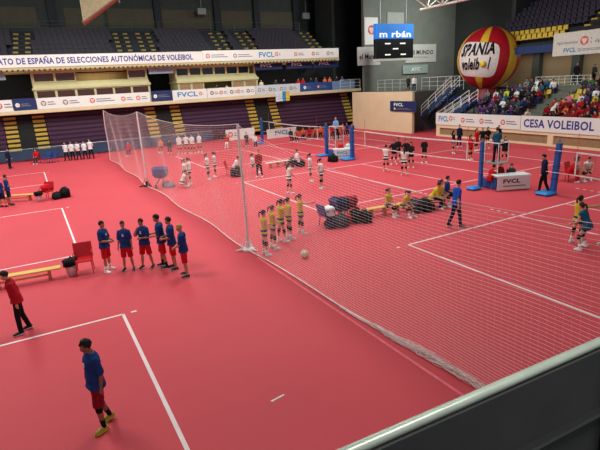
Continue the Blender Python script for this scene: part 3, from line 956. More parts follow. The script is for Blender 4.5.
# spare netting bunched on the floor near the viewer
b = MB()
random.seed(3)
for q in range(26):
    pts = []
    ph, amp, zz = random.random() * 6, 0.05 + 0.12 * random.random(), 0.012 + 0.05 * random.random()
    for x in np.arange(-9.4, -3.0, 0.12):
        k = min(1, (x + 9.4) / 2.5)
        pts.append((x, yb(x) - 0.03 + k * amp * 0.8 * math.sin(x * (3.2 + q % 5) + ph), 0.02 + k * 0.6 * zz * (1 + math.sin(x * 7 + ph))))
    b.tube([np.array(p) - off for p in pts], 0.0055, 3)
b.build('bunched_netting', net_m, dn)
random.seed(7)
for (x, y), lb in zip(POSTS, ('white net post on the dark base beside the blue ball cart', 'tall white net post on the white tripod base in the middle of the hall', 'white net post nearest the camera side')):
    t = thing('net_post', lb, 'post', (x, y, 0))
    h = zt(min(x, 1.19)) + 0.05
    b = MB(); b.tube([(0, 0, 0.05), (0, 0, h)], 0.045, 10); b.build('pole', white_metal, t)
    b = MB(); b.tube([(-0.06, 0, h - 0.03), (0.06, 0, h - 0.03)], 0.02, 6); b.build('top_hook', white_metal, t)
    base_m = step_d if x < -20 else white_metal
    for a in (0.4, 0.4 + 2.1, 0.4 + 4.2):
        b = MB(); b.tube([(0, 0, 0.07), (0.42 * math.cos(a), 0.42 * math.sin(a), 0.03)], 0.035, 8, cap=True); b.build('foot', base_m, t)
    b = MB(); b.lathe([(0.22, 0.0), (0.22, 0.05), (0.08, 0.1), (0.07, 0.3)], n=14); b.build('weight_plate', base_m, t)
    for a in (0.4, 2.5, 4.6):
        b = MB(); b.tube([(0.3 * math.cos(a), 0.3 * math.sin(a), 0.05), (0, 0, 0.55)], 0.014, 6); b.build('brace', base_m, t)

# ================================================================== VOLLEYBALL NETS AND PADDED POSTS
pad_blue = M('blue_padding', 34, 92, 168, rough=0.55, var=0.06)
pad_dark = M('dark_blue_padding', 28, 66, 130, rough=0.55)


def vb_net(x0, x1, y, label, z1=2.15, z0=1.16):
    t = thing('volleyball_net', label, 'net', (x0, y, 0), group='volleyball nets across the three courts')
    L = x1 - x0
    zz = lambda x: -0.07 * 4 * (x / L) * (1 - x / L)
    X = np.linspace(0, L, 9)
    for (a, c, nm) in ((z1 - 0.07, z1, 'top_tape'), (z0, z0 + 0.05, 'bottom_tape')):
        b = MB()
        for p, q in zip(X[:-1], X[1:]):
            b.hexa([(p, -0.012, a + zz(p)), (q, -0.012, a + zz(q)), (q, 0.012, a + zz(q)), (p, 0.012, a + zz(p))], [(p, -0.012, c + zz(p)), (q, -0.012, c + zz(q)), (q, 0.012, c + zz(q)), (p, 0.012, c + zz(p))])
        b.build(nm, white_metal, t)
    for x in (0, L):
        b = MB(); b.box(x - 0.025, x + 0.025, -0.014, 0.014, z0, z1); b.build('side_tape', white_metal, t)
        b = MB(); b.tube([(x, 0, z0), (x, 0, z1 + 0.75)], 0.01, 5); b.build('antenna', M('antenna_red', 200, 60, 60), t)
    b = MB()
    for i in range(1, 9):
        z = z0 + (z1 - z0) * i / 9
        b.tube([(x, 0, z + zz(x)) for x in X], 0.003, 3)
    for x in np.arange(0, L, 0.13):
        b.tube([(x, 0, z0 + zz(x)), (x, 0, z1 + zz(x))], 0.003, 3)
    b.build('netting', M('dark_net_cord', 70, 40, 44, rough=0.8), t)
    for (x, xe) in ((0, -1.3), (L, L + 1.3)):
        for zc in (z1 - 0.03, z0 + 0.02):
            b = MB(); b.tube([(x, 0, zc), (xe, 0, zc)], 0.012, 5); b.build('tension_cord', rope_m, t)
    return t


NETY = 19.4
vb_net(-40.9, -32.4, NETY, 'volleyball net of the farthest court, left of the blue post with ladder')
vb_net(-26.3, -17.6, NETY, 'volleyball net of the middle court with white tapes')
vb_net(-11.85, -3.3, NETY, 'volleyball net of the nearest court at the right frame edge')


def pad_post(x, y, label, leanx=0.0, base=True, sz=1.0):
    t = thing('padded_post', label, 'post', (x, y, 0), group='blue padded volleyball posts')
    h = 2.3; sz *= 0.76
    b = MB(); w = 0.14 * sz
    b.hexa([(-w, -w, 0.12), (w, -w, 0.12), (w, w, 0.12), (-w, w, 0.12)], [(-w * 0.9 + leanx, -w * 0.9, h), (w * 0.9 + leanx, -w * 0.9, h), (w * 0.9 + leanx, w * 0.9, h), (-w * 0.9 + leanx, w * 0.9, h)])
    b.build('padding', pad_blue, t)
    for k in (0.3, 0.55, 0.8):
        z = h * k; xo = leanx * (z - 0.12) / (h - 0.12)
        b = MB(); b.box(xo - w - 0.004, xo + w + 0.004, -w - 0.004, w + 0.004, z, z + 0.05); b.build('strap', pad_dark, t)
    b = MB(); b.tube([(leanx, 0, h - 0.02), (leanx, 0, h + 0.16)], 0.05, 8); b.build('pole_top', steel, t)
    if base:
        b = MB(); q = 0.34 * sz + 0.05; b.bbox(-q - 0.15, q - 0.1, -q * 1.3 - 0.3, q - 0.2, 0, 0.16, 0.07); b.build('base_pad', M('bright_blue_pad', 48, 132, 206, rough=0.5), t)
    return t


pad_post(-42.6, NETY, 'blue padded net post at the far left end of the farthest net')
pad_post(-31.1, NETY, 'blue padded net post carrying the far umpire ladder')
pad_post(-28.2, NETY + 0.3, 'blue padded net post right of the far scorer table', 0.0, True, 1.15)
pad_post(-16.1, 18.75, 'blue padded net post beside the near umpire ladder', 0, True, 0.72)
pad_post(-13.3, 20.25, 'thick blue padded net post beside the man in the dark suit', 0.1, True, 1.0)


def umpire_stand(x, y, label, zp=1.25):
    t = thing('umpire_stand', label, 'umpire stand', (x, y, 0), group='umpire stands')
    for (px, py) in ((-0.4, -0.35), (0.4, -0.35), (-0.4, 0.35), (0.4, 0.35)):
        b = MB(); b.tube([(px * 1.25, py * 1.25, 0), (px, py, zp), (px, py, zp + 0.95)], 0.024, 6); b.build('leg', white_metal, t)
    b = MB(); b.bbox(-0.45, 0.45, -0.4, 0.4, zp - 0.04, zp, 0.01); b.build('platform', M('grey_platform', 150, 150, 150, rough=0.6), t)
    for z in (0.3, 0.6, 0.9):
        b = MB(); b.tube([(-0.48, -0.42, z), (0.48, -0.42, z)], 0.02, 6); b.build('rung', white_metal, t)
    b = MB()
    for (p, q) in (((-0.4, -0.35), (-0.4, 0.35)), ((0.4, -0.35), (0.4, 0.35)), ((-0.4, 0.35), (0.4, 0.35)), ((-0.4, -0.35), (0.4, -0.35))):
        b.tube([(*p, zp + 0.95), (*q, zp + 0.95)], 0.022, 6)
    b.build('guard_rail', white_metal, t)
    b = MB(); b.bbox(-0.5, 0.5, -0.5, -0.4, 0.02, 0.5, 0.03); b.build('base_pad', pad_blue, t)


umpire_stand(-16.0, 19.65, 'white umpire ladder with an umpire in blue shirt, near the middle court')
umpire_stand(-30.5, 19.9, 'white umpire ladder with an umpire in pale blue, at the farthest net')


def table(x, y, rz, label, w=2.0):
    t = thing('scorer_table', label, 'table', (x, y, 0), rz, 'scorer tables with white front panels')
    b = MB(); b.bbox(-w / 2, w / 2, -0.35, 0.35, 0.7, 0.74, 0.01); b.build('tabletop', white_metal, t)
    b = MB(); b.bbox(-w / 2 + 0.02, w / 2 - 0.02, -0.36, -0.33, 0.06, 0.7, 0.008); f = b.build('front_panel', white_board, t)
    letters('FVCL', np.array([-w * 0.32, -0.37, 0.38]), w * 0.5, 0.2, FR_RIGHT, ink_black if x > -20 else ink_teal, f, 0.05)
    b = MB(); b.box(-w * 0.32, w * 0.35, -0.368, -0.36, 0.22, 0.27); b.build('caption_bar', ink_grey, f)
    for px in (-w / 2 + 0.06, w / 2 - 0.06):
        for py in (-0.28, 0.28):
            b = MB(); b.tube([(px, py, 0), (px, py, 0.7)], 0.02, 6); b.build('leg', steel, t)
    return t


tx, ty, _ = G(514, 190); table(tx - 0.25, ty, math.radians(66), 'white scorer table with black lettering, right of the near umpire ladder', 1.65)
tx, ty, _ = G(346, 159); table(tx - 0.3, ty, math.radians(62), 'white scorer table with teal lettering beside the far blue post', 1.5)

# ================================================================== BENCHES, CHAIRS, KIT
bench_y = M('yellow_pine_bench', 226, 180, 96, rough=0.5, var=0.08, scale=3)


def bench(a, c, label, m=None, group='long benches beside the courts'):
    a, c = np.array(a), np.array(c)
    L = np.linalg.norm(c - a); rz = math.atan2(c[1] - a[1], c[0] - a[0])
    t = thing('bench', label, 'bench', tuple((a + c) / 2), rz, group)
    m = m or bench_y
    b = MB(); b.bbox(-L / 2, L / 2, -0.15, 0.15, 0.32, 0.37, 0.015); b.build('seat', m, t)
    for x in (-L / 2 + 0.35, 0, L / 2 - 0.35):
        b = MB(); b.bbox(x - 0.035, x + 0.035, -0.13, 0.13, 0, 0.32, 0.008); b.build('leg', M('pine_leg', 190, 120, 80, rough=0.6), t)
    b = MB(); b.bbox(-L / 2 + 0.35, L / 2 - 0.35, -0.02, 0.02, 0.14, 0.2, 0.006); b.build('stretcher', m, t)
    return t


p = G(63, 270); q = (-18.2, -2.4, 0)
p = G(63, 277); bench((p[0], p[1], 0), (p[0] - 0.35, p[1] - 3.5, 0), 'yellow wooden bench behind the coach in the red jacket')
bench(G(37, 200), (-31.3, -3.0, 0), 'yellow wooden bench beside the far red chair with bags')
bench(G(364, 218), G(404, 211), 'yellow wooden bench right of the chairs piled with jackets')
bench(G(406, 211), G(450, 204), 'yellow wooden bench with seated players in yellow and blue')
bench(G(266, 168.5), G(290, 165), 'low white bench in front of the player with red jacket', M('white_bench', 226, 214, 200, rough=0.5))


def chair(x, y, rz, col, label, arms=True):
    t = thing('chair', label, 'chair', (x, y, 0), rz, None)
    m = cloth_plastic(col)
    b = MB(); b.bbox(-0.28, 0.28, -0.24, 0.26, 0.41, 0.46, 0.02); b.build('seat', m, t)
    b = MB(); b.hexa([(-0.28, -0.26, 0.46), (0.28, -0.26, 0.46), (0.28, -0.21, 0.46), (-0.28, -0.21, 0.46)], [(-0.28, -0.36, 0.9), (0.28, -0.36, 0.9), (0.28, -0.32, 0.92), (-0.28, -0.32, 0.92)]); b.build('backrest', m, t)
    for sx in (-1, 1):
        for sy in (-1, 1):
            b = MB(); b.tube([(sx * 0.22, sy * 0.2, 0.43), (sx * 0.25, sy * 0.25, 0)], 0.018, 6); b.build('leg', m, t)
        if arms:
            b = MB(); b.tube([(sx * 0.26, -0.26, 0.66), (sx * 0.27, 0.12, 0.66), (sx * 0.26, 0.22, 0.44)], 0.018, 6); b.build('armrest', m, t)
    return t


def cloth_plastic(c):
    return M('plastic_' + c, *COL[c], rough=0.4, var=0.06, scale=4)


def heading(h):   # 0 = away from the camera, 90 = to its right, 180 = towards it
    return math.radians(151.7 - h - 90)


def bucket(x, y, label, bag=True):
    t = thing('bucket', label, 'bucket', (x, y, 0))
    b = MB(); b.lathe([(0.13, 0), (0.17, 0.3), (0.18, 0.36), (0.165, 0.36), (0.12, 0.03)], n=16); b.build('tub', M('white_plastic', 222, 214, 212, rough=0.5), t, smooth=True)
    b = MB(); b.tube([(-0.18, 0, 0.34), (-0.12, 0.12, 0.24), (0.12, 0.14, 0.24), (0.18, 0, 0.34)], 0.008, 5); b.build('handle', steel, t)
    if bag:
        o = lump((x, y, 0.34), 0.24, 0.22, 0.13, 'black')
        tag(o, label.replace('white bucket', 'black bag stuffed on top of the white bucket'), 'bag')


def lump(loc, rx, ry, rz, col, seed=0, rot=0, name='sports_bag', strap=True):
    rnd = random.Random(hash((round(loc[0], 2), round(loc[1], 2), seed)))
    ph = [rnd.random() * 6 for _ in range(6)]
    def fn(p):
        u, v, w = p[0] / rx, p[1] / ry, p[2] / rz
        s = 1 + 0.16 * math.sin(u * 3.1 + ph[0]) * math.sin(v * 3.3 + ph[1]) + 0.11 * math.sin(w * 5 + ph[2] + u * 5) + 0.09 * math.sin(u * 7 + v * 6 + ph[3])
        e = lambda t: math.copysign(abs(t) ** 0.62, t)
        return np.array([rx * e(u) * s, ry * e(v) * s, max(rz * (e(w) if w < 0 else w ** 0.8) * s, -rz * 0.8)])
    b = MB(); b.ell((0, 0, rz * 0.8), (rx * 0.92, ry * 0.92, rz * 0.85), 26, 16, fn=fn)
    o = b.build(name, cloth(col), smooth=True)
    o.location = loc; o.rotation_euler = (0, 0, rot)
    if strap:
        b = MB(); b.tube([(-rx * 0.55, 0, rz * 1.5), (-rx * 0.3, ry * 0.2, rz * 2.0), (rx * 0.3, ry * 0.2, rz * 2.0), (rx * 0.55, 0, rz * 1.5)], 0.018, 6); b.build('carry_strap', cloth('darkgrey'), o)
    return o


x, y, _ = G(86, 272); chair(x, y, heading(160), 'red', 'red plastic armchair beside the boys in blue, at the end of the bench')
x, y, _ = G(72.5, 275); bucket(x, y, 'white bucket by the red armchair')
x, y, _ = G(48, 199); chair(x, y, heading(190), 'red', 'red plastic armchair near the far bench, loaded with red clothes')
o = lump((x, y, 0.47), 0.3, 0.26, 0.2, 'red', name='folded_tracksuit', strap=False); tag(o, 'heap of red tracksuits on the far red armchair', 'clothes')
x, y, _ = G(40, 201.5); bucket(x, y, 'white bucket left of the far red armchair')
x, y, _ = G(57.5, 198.5); tag(lump((x, y, 0), 0.36, 0.26, 0.2, 'black', 1), 'flat black sports bag right of the far red armchair', 'bag')
x, y, _ = G(66, 197); tag(lump((x, y, 0), 0.34, 0.28, 0.3, 'black', 2), 'taller black sports bag, second from the far red armchair', 'bag')
x, y, _ = G(36.5, 163.5); chair(x, y, heading(180), 'darkred', 'dark red chair against the far blue barrier')
x, y, _ = G(48.5, 163); chair(x, y, heading(180), 'blue', 'blue chair against the far blue barrier, left of two')
x, y, _ = G(54, 162.5); chair(x, y, heading(180), 'blue', 'blue chair against the far blue barrier, right of two')

# ball cart by the first net post
x, y, _ = G(162, 187)
t = thing('ball_cart', 'blue round ball cart on a grey base behind the net post', 'cart', (x, y, 0))
b = MB(); b.lathe([(0.2, 0.55), (0.36, 0.6), (0.45, 0.75), (0.47, 1.1), (0.44, 1.16), (0.4, 1.1), (0.38, 0.9)], n=20); b.build('basket', M('blue_nylon', 40, 62, 122, rough=0.7), t, smooth=True)
for a in range(4):
    an = a * PI / 2 + 0.6
    b = MB(); b.tube([(0.46 * math.cos(an), 0.46 * math.sin(an), 1.12), (-0.45 * math.cos(an), -0.45 * math.sin(an), 0.1)], 0.018, 6); b.build('leg', steel, t)
    b = MB(); b.ell((-0.45 * math.cos(an), -0.45 * math.sin(an), 0.055), (0.055, 0.055, 0.055), 10, 6); b.build('caster', step_d, t)
x, y, _ = G(168, 186.5); tag(lump((x, y, 0), 0.55, 0.3, 0.16, 'grey', 4), 'grey kit bag lying beside the blue ball cart', 'bag')

# chairs piled with jackets near the centre right
x, y, _ = G(328, 226)
chair(x, y, heading(60), 'blue', 'blue chair draped with white and navy jackets, front of the pile')
tag(lump((x, y, 0.47), 0.3, 0.28, 0.2, 'white', 5, name='folded_jacket', strap=False), 'white jacket bundled on the front chair of the pile', 'clothes')
x2, y2, _ = G(340, 220)
chair(x2, y2, heading(60), 'blue', 'blue chair in the middle of the jacket pile')
tag(lump((x2, y2, 0.47), 0.36, 0.32, 0.28, 'navy', 6, name='folded_jacket', strap=False), 'navy jackets bundled on the middle chair of the pile', 'clothes')
x3, y3, _ = G(349, 217)
chair(x3, y3, heading(60), 'red', 'red chair at the right of the jacket pile')
tag(lump((x3, y3, 0.47), 0.36, 0.32, 0.24, 'darkred', 7, name='folded_jacket', strap=False), 'dark red jackets bundled on the red chair of the pile', 'clothes')
for (fx, fy, a, c, hh, col, lb) in ((340, 226, 0.34, 0.3, 0.26, 'darkgrey', 'dark grey sports bag on the floor below the jacket pile'), (357, 222, 0.3, 0.3, 0.3, 'black', 'black sports bag on the floor, left of two right of the jacket pile'),
                                    (364, 221.5, 0.34, 0.28, 0.26, 'black', 'black sports bag on the floor next to the yellow bench end'), (332, 227, 0.3, 0.24, 0.2, 'navy', 'navy sports bag under the front chair of the jacket pile'),
                                    (346, 222.5, 0.26, 0.22, 0.22, 'red', 'small red bag below the red chair of the jacket pile')):
    x, y, _ = G(fx, fy); tag(lump((x, y, 0), a, c, hh, col, fx), lb, 'bag')
for (fx, fy, col, lb) in ((300, 166, 'black', 'black bag heap behind the low white bench'), (294, 164.5, 'darkgrey', 'dark grey bag behind the low white bench'), (236, 176.5, 'black', 'black bag at the feet of the seated player on the red chair'),
                          (414, 211, 'darkgrey', 'dark grey bag under the bench between the yellow players'), (424, 210.5, 'black', 'black bag left of the bent-forward seated player in yellow and blue'),
                          (333, 161.5, 'black', 'black box bag beside the far scorer table')):
    x, y, _ = G(fx, fy); tag(lump((x, y, 0), 0.42, 0.32, 0.28, col, fx), lb, 'bag')

# ball on the floor
x, y, _ = G(305, 257.5)
b = MB(); b.ell((0, 0, 0.135), (0.135, 0.135, 0.135), 24, 16)
o = b.build('volleyball', M('volleyball_white', 232, 222, 200, rough=0.5), smooth=True); o.location = (x, y, 0)
tag(o, 'white and yellow volleyball lying on the red floor near the girls in yellow', 'ball')
for k in range(3):
    b = MB(); th = k * PI / 3
    ringp = [(0.1355 * math.cos(a) * math.cos(th), 0.1355 * math.cos(a) * math.sin(th), 0.135 + 0.1355 * math.sin(a)) for a in np.linspace(0, 2 * PI, 25)]
    b.tube(ringp, 0.012 if k == 0 else 0.005, 5); b.build('yellow_panel' if k == 0 else 'seam', M('ball_yellow', 226, 190, 70, rough=0.5) if k == 0 else ink_grey, o)
# a strip of tape on the floor in the foreground
x, y, _ = G(278, 398)
b = MB(); b.box(-0.14, 0.14, -0.02, 0.02, 0, 0.006); b.box(-0.15, -0.11, -0.03, 0.02, 0, 0.008)
o = b.build('tape_scrap', M('white_tape', 228, 210, 206, rough=0.6)); o.location = (x, y, 0); o.rotation_euler = (0, 0, math.radians(100))
tag(o, 'short white scrap of tape on the bare red floor', 'tape')

# white boards along the far side of the hall floor
board('floor_board', 'white advertising board with a red mark standing behind the net', 'board', (-47.5, 17.6, 0.05), FR_BACK, 3.2, 1.1, white_board, marks=[(0.2, 0.2, 1.0, 0.8, ink_red)])
board('floor_board', 'white and teal advertising board at the far blue post', 'board', (-45.3, 21.2, 0.05), FR_BACK, 3.4, 0.95, white_board, texts=[('FVCL', 0.9, 0.3, 1.6, 0.45, ink_teal, 0.05)])

# ================================================================== FOREGROUND PARAPET
t = thing('parapet_rail', 'pale metal handrail with dark panel along the near stand edge', 'railing', (-0.793, 1.2, 3.6), -0.0404)
b = MB(); b.tube([(0, -3.2, 1.028), (0, 3.0, 1.028)], 0.0145, 16); b.build('handrail', M('pale_green_metal', 176, 186, 172, rough=0.35, metal=0.3), t, smooth=True)
b = MB(); b.bbox(-0.012, 0.012, -3.2, 3.0, 0.25, 1.008, 0.004); b.build('panel', M('dark_grey_panel', 50, 51, 49, rough=0.4), t)
dk = M('black_rubber_frame', 20, 22, 23, rough=0.6)
for (yy) in (-1.1, 0.39, 1.9):
    b = MB(); b.bbox(0.0, 0.05, yy - 0.02, yy + 0.02, 0.0, 0.95, 0.006); b.build('post', dk, t)
b = MB(); b.bbox(0.0, 0.04, -3.2, 3.0, 0.755, 0.775, 0.006); b.build('mid_rail', dk, t)
b = MB(); b.tube([(0.02, 0.42, 0.955), (0.05, 0.46, 0.965)], 0.012, 8, cap=True); b.build('clamp', dk, t)
b = MB(); b.box(-0.9, 4, -24, 60, 3.3, 3.6); struct('floor_near_stand', b, conc_dark)

# ================================================================== PEOPLE
def Rx(a):
    a = math.radians(a); c, s = math.cos(a), math.sin(a); return np.array([[1, 0, 0], [0, c, -s], [0, s, c]])


def Ry(a):
    a = math.radians(a); c, s = math.cos(a), math.sin(a); return np.array([[c, 0, s], [0, 1, 0], [-s, 0, c]])


def Rz(a):
    a = math.radians(a); c, s = math.cos(a), math.sin(a); return np.array([[c, -s, 0], [s, c, 0], [0, 0, 1]])


# arm: flex, abduct, elbow, inward twist ; leg: flex, abduct, knee, foot pitch
POSES = dict(
    stand=dict(aR=(4, 9, 14, 15), aL=(2, 9, 12, 15), lR=(1, 5, 2, 0), lL=(-2, 5, 1, 0)),
    stand2=dict(aR=(-8, 10, 20, 20), aL=(8, 8, 25, 20), lR=(7, 6, 8, 0), lL=(-4, 5, 2, 0), yaw=8, hy=10),
    walk=dict(aR=(-12, 8, 14, 10), aL=(10, 8, 22, 20), lR=(13, 3, 8, 4), lL=(-9, 3, 16, -14), pitch=3, hp=12),
    stroll=dict(aR=(-14, 8, 18, 20), aL=(-10, 8, 22, 30), lR=(-6, 2, 15, -12), lL=(8, 2, 12, 0), pitch=-1, hp=16, hy=-14),
    leanwalk=dict(aR=(-14, 10, 18, 20), aL=(-6, 10, 22, 30), lR=(-6, 3, 10, -8), lL=(8, 3, 8, 0), pitch=9, hp=12),
    hold=dict(aR=(8, 10, 82, 28), aL=(10, 10, 76, 30), lR=(3, 6, 3, 0), lL=(-3, 6, 2, 0), hp=6),
    hold2=dict(aR=(22, 12, 62, 15), aL=(12, 10, 80, 35), lR=(9, 6, 8, 0), lL=(-5, 5, 3, 0), hp=10, pitch=3),
    chin=dict(aR=(38, 12, 132, 28), aL=(14, 12, 92, 62), lR=(4, 6, 2, 0), lL=(-4, 7, 2, 0), hp=10, hy=-12),
    low=dict(aR=(16, 8, 48, 40), aL=(16, 8, 52, 40), lR=(4, 5, 4, 0), lL=(-4, 5, 3, 0), hp=14),
    hips=dict(aR=(-18, 36, 96, 70), aL=(-18, 36, 96, 70), lR=(2, 7, 2, 0), lL=(-2, 7, 2, 0)),
    behind=dict(aR=(-24, 10, 46, 60), aL=(-24, 10, 46, 60), lR=(2, 7, 2, 0), lL=(-2, 7, 2, 0)),
    point=dict(aR=(82, 14, 18, 0), aL=(6, 9, 24, 15), lR=(5, 6, 4, 0), lL=(-5, 6, 2, 0)),
    ready=dict(aR=(34, 16, 58, 12), aL=(34, 16, 58, 12), lR=(34, 12, 52, 0), lL=(26, 12, 46, 0), pitch=28, hp=-16),
    bend=dict(aR=(34, 10, 30, 10), aL=(30, 10, 36, 10), lR=(30, 8, 34, 0), lL=(14, 8, 26, 0), pitch=42, hp=-18),
    crouch=dict(aR=(48, 8, 66, 30), aL=(44, 8, 70, 30), lR=(112, 12, 128, 0), lL=(104, 12, 124, 0), pitch=30, hp=-8),
    sit=dict(aR=(22, 8, 58, 28), aL=(22, 8, 62, 28), lR=(86, 6, 84, 0), lL=(86, 6, 90, 0), pitch=4),
    sitlean=dict(aR=(44, 10, 50, 32), aL=(40, 10, 56, 32), lR=(86, 9, 92, 0), lL=(86, 9, 80, 0), pitch=30, hp=-12),
    clap=dict(aR=(40, 10, 78, 34), aL=(40, 10, 78, 34), lR=(86, 8, 88, 0), lL=(86, 8, 86, 0), pitch=10),
)
TH, SH = 0.445, 0.415
TORSO = [(-0.13, 0.085, 0.08, -0.005), (-0.07, 0.15, 0.112, -0.01), (0.0, 0.168, 0.122, -0.012), (0.09, 0.155, 0.108, 0.0), (0.2, 0.15, 0.102, 0.004), (0.3, 0.163, 0.112, 0.004), (0.38, 0.176, 0.118, 0.0),
         (0.44, 0.182, 0.112, -0.006), (0.49, 0.155, 0.095, -0.014), (0.525, 0.1, 0.075, -0.016), (0.55, 0.062, 0.062, -0.012)]


def fk(name):
    P = POSES[name]
    J = {}
    pitch, yaw = P.get('pitch', 0), P.get('yaw', 0)
    def T(z):
        k = min(1, max(0, z / 0.16))
        return Rz(yaw * k) @ Rx(-pitch * k)
    J['T'] = T
    J['tp'] = lambda p: T(p[2]) @ np.array(p, float)
    Rt = T(1.0)
    J['Rt'] = Rt
    lows = []
    for s, k in ((1, 'R'), (-1, 'L')):
        f, ab, e, tw = P['a' + k]
        A = Rt @ Rx(f) @ Ry(-s * ab)
        sh = Rt @ np.array([s * 0.178, -0.008, 0.455])
        u = A @ np.array([0, 0, -1.0])
        el = sh + u * 0.295
        fw = A @ np.array([0, 1.0, 0]); inn = A @ np.array([-s * 1.0, 0, 0])
        t_ = math.radians(tw); e_ = math.radians(e)
        lat = math.cos(t_) * fw + math.sin(t_) * inn
        d = math.cos(e_) * u + math.sin(e_) * lat
        wr = el + d * 0.255
        J['arm' + k] = (sh, el, wr, d, inn * math.cos(t_) - fw * math.sin(t_))   # last: palm-ish inward direction
        f, ab, kn, fp = P['l' + k]
        hip = np.array([s * 0.092, 0, -0.045])
        B = Ry(-s * ab)
        th = B @ np.array([0, math.sin(math.radians(f)), -math.cos(math.radians(f))])
        g = math.radians(f - kn)
        sk = B @ np.array([0, math.sin(g), -math.cos(g)])
        knee = hip + th * TH
        ank = knee + sk * SH
        fd = Rz(-s * 9) @ np.array([0, math.cos(math.radians(fp)), math.sin(math.radians(fp))])
        J['leg' + k] = (hip, knee, ank, fd)
        lows.append(ank[2] - 0.075 + min(0, 0.17 * fd[2]))
    J['dz'] = -min(lows)
    J['headR'] = Rt @ Rz(P.get('hy', 0)) @ Rx(-P.get('hp', 0))
    nk = Rt @ np.array([0, -0.012, 0.55])
    J['neck'] = nk
    J['head'] = nk + J['headR'] @ np.array([0, 0.022, 0.145])
    return J


def ering(J, z, hw, hd, cy, n=20):
    R = J['T'](z)
    out = []
    for i in range(n):
        a = 2 * PI * i / n
        ca, sa = math.cos(a), math.sin(a)
        # slightly squared ellipse
        k = (abs(ca) ** 2.6 + abs(sa) ** 2.6) ** (-1 / 2.6)
        out.append(R @ np.array([hw * k * ca, cy + hd * k * sa, z]))
    return out


def headfn(p):
    q = p.copy()
    z = p[2]
    if z < 0:
        k = 1 - 0.34 * (-z / 0.118) ** 1.3
        q[0] *= k
        if p[1] > 0: q[1] *= (1 - 0.12 * (-z / 0.118))
        else: q[1] *= 1 - 0.45 * (-z / 0.118)
    if p[1] < 0 and z > 0: q[1] *= 1.06
    return q


def foot_rings(ank, fd, grow=0.0):
    side = np.cross(fd, np.array([0, 0, 1.0])); side /= np.linalg.norm(side)
    up = np.cross(side, fd)
    sole = ank - up * 0.07
    rs = []
    for (t, w, h) in ((-0.062, 0.02, 0.05), (-0.05, 0.034, 0.08), (0.0, 0.038, 0.085), (0.06, 0.042, 0.075), (0.12, 0.048, 0.055), (0.165, 0.042, 0.042), (0.195, 0.02, 0.028)):
        w += grow; h += grow
        c = sole + fd * (t + (grow if t > 0.1 else -grow if t < 0 else 0))
        z0 = -0.004 if grow else 0.0
        rs.append([c + side * w * math.cos(a) * (1.0 if math.sin(a) < 0.2 else 0.85) + up * (max(z0, (h) * (0.5 + 0.62 * math.sin(a)))) for a in np.linspace(0, 2 * PI, 13)[:-1]])
    return rs


def hand(b, J, k, s, hi):
    sh, el, wr, d, inn = J['arm' + k]
    n = np.cross(d, inn)    # across the palm
    n /= np.linalg.norm(n); inn = np.cross(n, d)
    b.tube([wr - d * 0.01, wr + d * 0.03, wr + d * 0.085], [0.027, 0.036, 0.036], 10, True, 'skin')
    if not hi:
        return
    sgn = 1 if n @ np.array([0, 1, 0]) > 0 else -1
    for i, L in enumerate((0.07, 0.08, 0.075, 0.058)):
        o = wr + d * 0.082 + n * sgn * (0.031 - 0.0205 * i)
        c1 = o + d * L * 0.5 + inn * 0.008
        c2 = c1 + d * L * 0.38 + inn * 0.026
        b.tube([o - d * 0.03, o, c1, c2], [0.0095, 0.0105, 0.0098, 0.0085], 7, True)
    o = wr + d * 0.03 + n * sgn * 0.028
    b.tube([o, o + d * 0.034 + n * sgn * 0.024 + inn * 0.01, o + d * 0.068 + n * sgn * 0.03 + inn * 0.022], [0.014, 0.012, 0.009], 7, True)


def limb(a, c, rs):
    return [a + (c - a) * t for t, _ in rs], [r for _, r in rs]


THIGH = [(0, 0.088), (0.25, 0.087), (0.6, 0.07), (0.92, 0.056), (1.0, 0.055)]
SHANK = [(0, 0.053), (0.12, 0.05), (0.32, 0.058), (0.6, 0.047), (0.9, 0.034), (1.0, 0.036)]
UARM = [(0, 0.058), (0.2, 0.054), (0.55, 0.047), (1.0, 0.039)]
FARM = [(0, 0.04), (0.25, 0.042), (0.7, 0.031), (1.0, 0.026)]


def body_mb(J, hi):
    b = MB()
    b.rings([ering(J, z, w, h, c) for z, w, h, c in TORSO])
    nk = J['neck']
    b.tube([nk - J['Rt'] @ np.array([0, 0, 0.06]), nk, J['head'] - J['headR'] @ np.array([0, 0.012, 0.06])], [0.062, 0.054, 0.053], 12)
    b.ell(J['head'], (0.077, 0.098, 0.12), 24, 16, J['headR'], headfn)
    H, R = J['head'], J['headR']
    b.ell(H + R @ np.array([0, 0.098, -0.022]), (0.015, 0.022, 0.026), 8, 6, R)
    b.ell(H + R @ np.array([0, 0.088, -0.062]), (0.026, 0.014, 0.012), 8, 6, R)
    b.ell(H + R @ np.array([0, 0.07, -0.098]), (0.03, 0.022, 0.018), 8, 6, R)
    for s in (-1, 1):
        b.ell(H + R @ np.array([s * 0.079, -0.008, -0.015]), (0.011, 0.02, 0.032), 8, 6, R)
    for s, k in ((1, 'R'), (-1, 'L')):
        sh, el, wr, d, inn = J['arm' + k]
        b.tube(*limb(sh, el, UARM), 10, True); b.tube(*limb(el, wr, FARM), 10, True)
        hand(b, J, k, s, hi)
        hip, kn, an, fd = J['leg' + k]
        b.tube(*limb(hip, kn, THIGH), 12, True); b.tube(*limb(kn, an, SHANK), 12, True)
        b.rings(foot_rings(an, fd))
    return b


